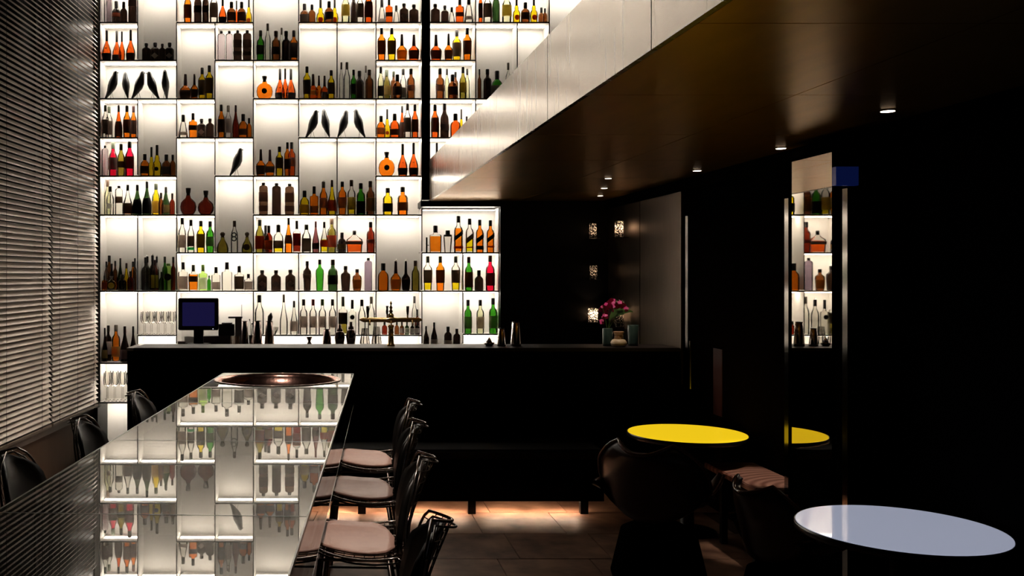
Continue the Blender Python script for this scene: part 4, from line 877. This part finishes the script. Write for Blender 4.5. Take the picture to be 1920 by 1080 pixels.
# wooden bench by the mirror column
t = thing('wooden_bench', 'low wooden bench with swirling grain beside the mirror column', 'bench', (2.80, 6.36, 0))
wd = bpy.data.materials.new('ring_grain_wood'); wd.use_nodes = True; nt = wd.node_tree; b = nt.nodes['Principled BSDF']; b.inputs['Roughness'].default_value = .4
tc = nt.nodes.new('ShaderNodeTexCoord'); wv = nt.nodes.new('ShaderNodeTexWave'); wv.wave_type = 'RINGS'; wv.rings_direction = 'Z'; wv.inputs['Scale'].default_value = 4.5; wv.inputs['Distortion'].default_value = 1.6
mp = nt.nodes.new('ShaderNodeMapping'); mp.inputs['Location'].default_value = (-.25, .5, 0); mp.inputs['Scale'].default_value = (1, 1.2, 1)
cr = nt.nodes.new('ShaderNodeValToRGB'); cr.color_ramp.elements[0].color = (.22, .09, .06, 1); cr.color_ramp.elements[1].color = (.50, .27, .20, 1)
nt.links.new(tc.outputs['Object'], mp.inputs[0]); nt.links.new(mp.outputs[0], wv.inputs[0]); nt.links.new(wv.outputs[0], cr.inputs[0]); nt.links.new(cr.outputs[0], b.inputs['Base Color'])
obj('seat', B(-.17, .18, -.40, .42, .47, .51, bev=.006), wd, t)
for sx in (-.13, .14):
    for sy in (-.34, .18): obj('leg', B(sx-.02, sx+.02, sy-.02, sy+.02, 0, .47), blackm, t)
# long black settee before the bar, with a light strip under it
t = thing('long_settee', 'long low black settee in front of the bar, glowing strip underneath', 'settee', (.75, 7.62, 0))
obj('front', B(-1.45, 1.32, -.29, -.26, .10, .42), nightwall, t)
obj('seat', B(-1.45, 1.32, -.30, .30, .421, .50, bev=.015), backpad, t)
obj('base', B(-1.45, 1.32, -.22, .26, .16, .42), nightwall, t)
for xx in (-1.4, -.55, .3, 1.17): obj('leg', B(xx-.03, xx+.03, -.285, -.235, 0, .10), blackm, t)
for xa in (-1.3, -.45, .40): obj('light_strip', B(xa, xa+.8, -.259, -.247, .102, .108), toe, t)
# lounge chairs
brownl = mat('dark_brown_leather', (.030, .012, .009), .32, noise=.35, nscale=14, bump=.06)
def lshell(u, v, hb=.42, wdt=.34):
    if v < .5: t_ = v/.5; y = .28-.50*t_; z = .42-.05*math.sin(t_*math.pi*.7)
    else: t_ = (v-.5)/.5; y = -.22-.12*t_**1.3; z = .42-.05*math.sin(.7*math.pi)+hb*t_
    hw = wdt*(.85+.15*math.sin(v*math.pi)); 
    if v > .7: hw *= math.sqrt(max(.02, 1-((v-.7)/.31)**2*.72))
    up = (.20 if v < .5 else .20*(1-(v-.5)*1.4))*abs(u)**2.2; fw = .16*abs(u)**2*(0 if v < .5 else 1)*(1-.3*v)
    return Vector((u*hw, y+fw, z+max(0, up)))
lc = {}
def lchair(X, Y, rz, label, s=1.0):
    t = thing('lounge_chair', label, 'armchair', (X, Y, 0), rz, 'dark leather lounge chairs', (s, s, s))
    if not lc:
        bm = solid_grid([[lshell(-1+2*i/14, j/18) for i in range(15)] for j in range(19)], .035)
        lc['shell'] = newmesh('shell', bm, brownl, True)
        rim = [lshell(-1, v/20) for v in range(21)]+[lshell(-1+.2*k, 1) for k in range(1, 10)]+[lshell(1, v/20) for v in range(20, -1, -1)]+[lshell(1-.2*k, 0) for k in range(1, 10)]
        lc['piping'] = newmesh('piping', tube(bmesh.new(), rim, .011, 8, True), mat('piping_leather', (.09, .04, .03), .22, noise=.2), True)
        bm = solid_grid([[lshell((-1+2*i/8)*.72, .04+.40*j/8)+Vector((0, 0, .045)) for i in range(9)] for j in range(9)], .04); lc['cushion'] = newmesh('cushion', bm, brownl, True)
        lc['post'] = newmesh('post', lathe(bmesh.new(), [(.01, .27), (.04, .28), (.30, .22), (.35, .12)], 28, cy=-.02), nightwall, True)
        lc['foot'] = [newmesh('foot', tube(bmesh.new(), [(0, -.02, .07), (.28*math.cos(a), -.02+.28*math.sin(a), .02)], .014, 8), blackm) for a in (.8, 2.35, 3.93, 5.5)]
    for k in ('shell', 'piping', 'cushion', 'post'): link(k, lc[k], t)
    for m_ in lc['foot']: link('foot', m_, t)
lchair(1.97, 5.78, R_(-40), 'dark leather lounge chair before the yellow table, seen from behind', 1.0)
lchair(2.42, 5.08, R_(-78), 'dark leather lounge chair with glinting piping beside the white table', .88)
# faint reddish glow, put in as a dark red strip on the door
struct(obj('trim_red_glow', B(RX-.02, RX-.016, 7.33, 7.5, .75, 1.27), mat('dark_red_glow_paint', (.035, .005, .003), .5, noise=.2)), 'painted dark red strip imitating a faint glow on the black door')
# shaker and slim mill on the cabinet shelf
Y = YF+.07; zt = Z10(473)+.001
t = thing('glass_shaker', 'clear glass shaker with dark lid on the low cabinet', 'shaker', ((839.5-PX)/F*Y, Y, zt)); W = 17/F*Y; Hh = 41/F*Y
obj('body', lathe(bmesh.new(), [(0, W*.36), (Hh*.72, W*.5)], 20, cap=False), thin, t, True); obj('lid', lathe(bmesh.new(), [(Hh*.72, W*.48), (Hh*.8, W*.44), (Hh*.82, W*.26), (Hh, W*.24)], 16), blackm, t)
t = thing('upright_tube', 'slim black upright cylinder at the left of the low cabinet', 'tube', ((800-PX)/F*Y, Y, zt)); obj('body', cyl(0, 0, 0, 28/F*Y, .010), blackm, t); obj('clip', B(.010, .026, -.004, .004, .075, .083), blackm, t)
# small glass bowl beside the tall shakers
Y = YF+.06; t = thing('glass_bowl', 'small clear cut glass bowl right of the tall shakers', 'bowl', ((512-PX)/F*Y, Y, Z10(628)+.001)); obj('bowl', lathe(bmesh.new(), [(0, .03), (.01, .032), (.05, .056), (.085, .062)], 20, cap=False), rib, t, True); obj('foot', cyl(0, 0, 0, .006, .034), rib, t)
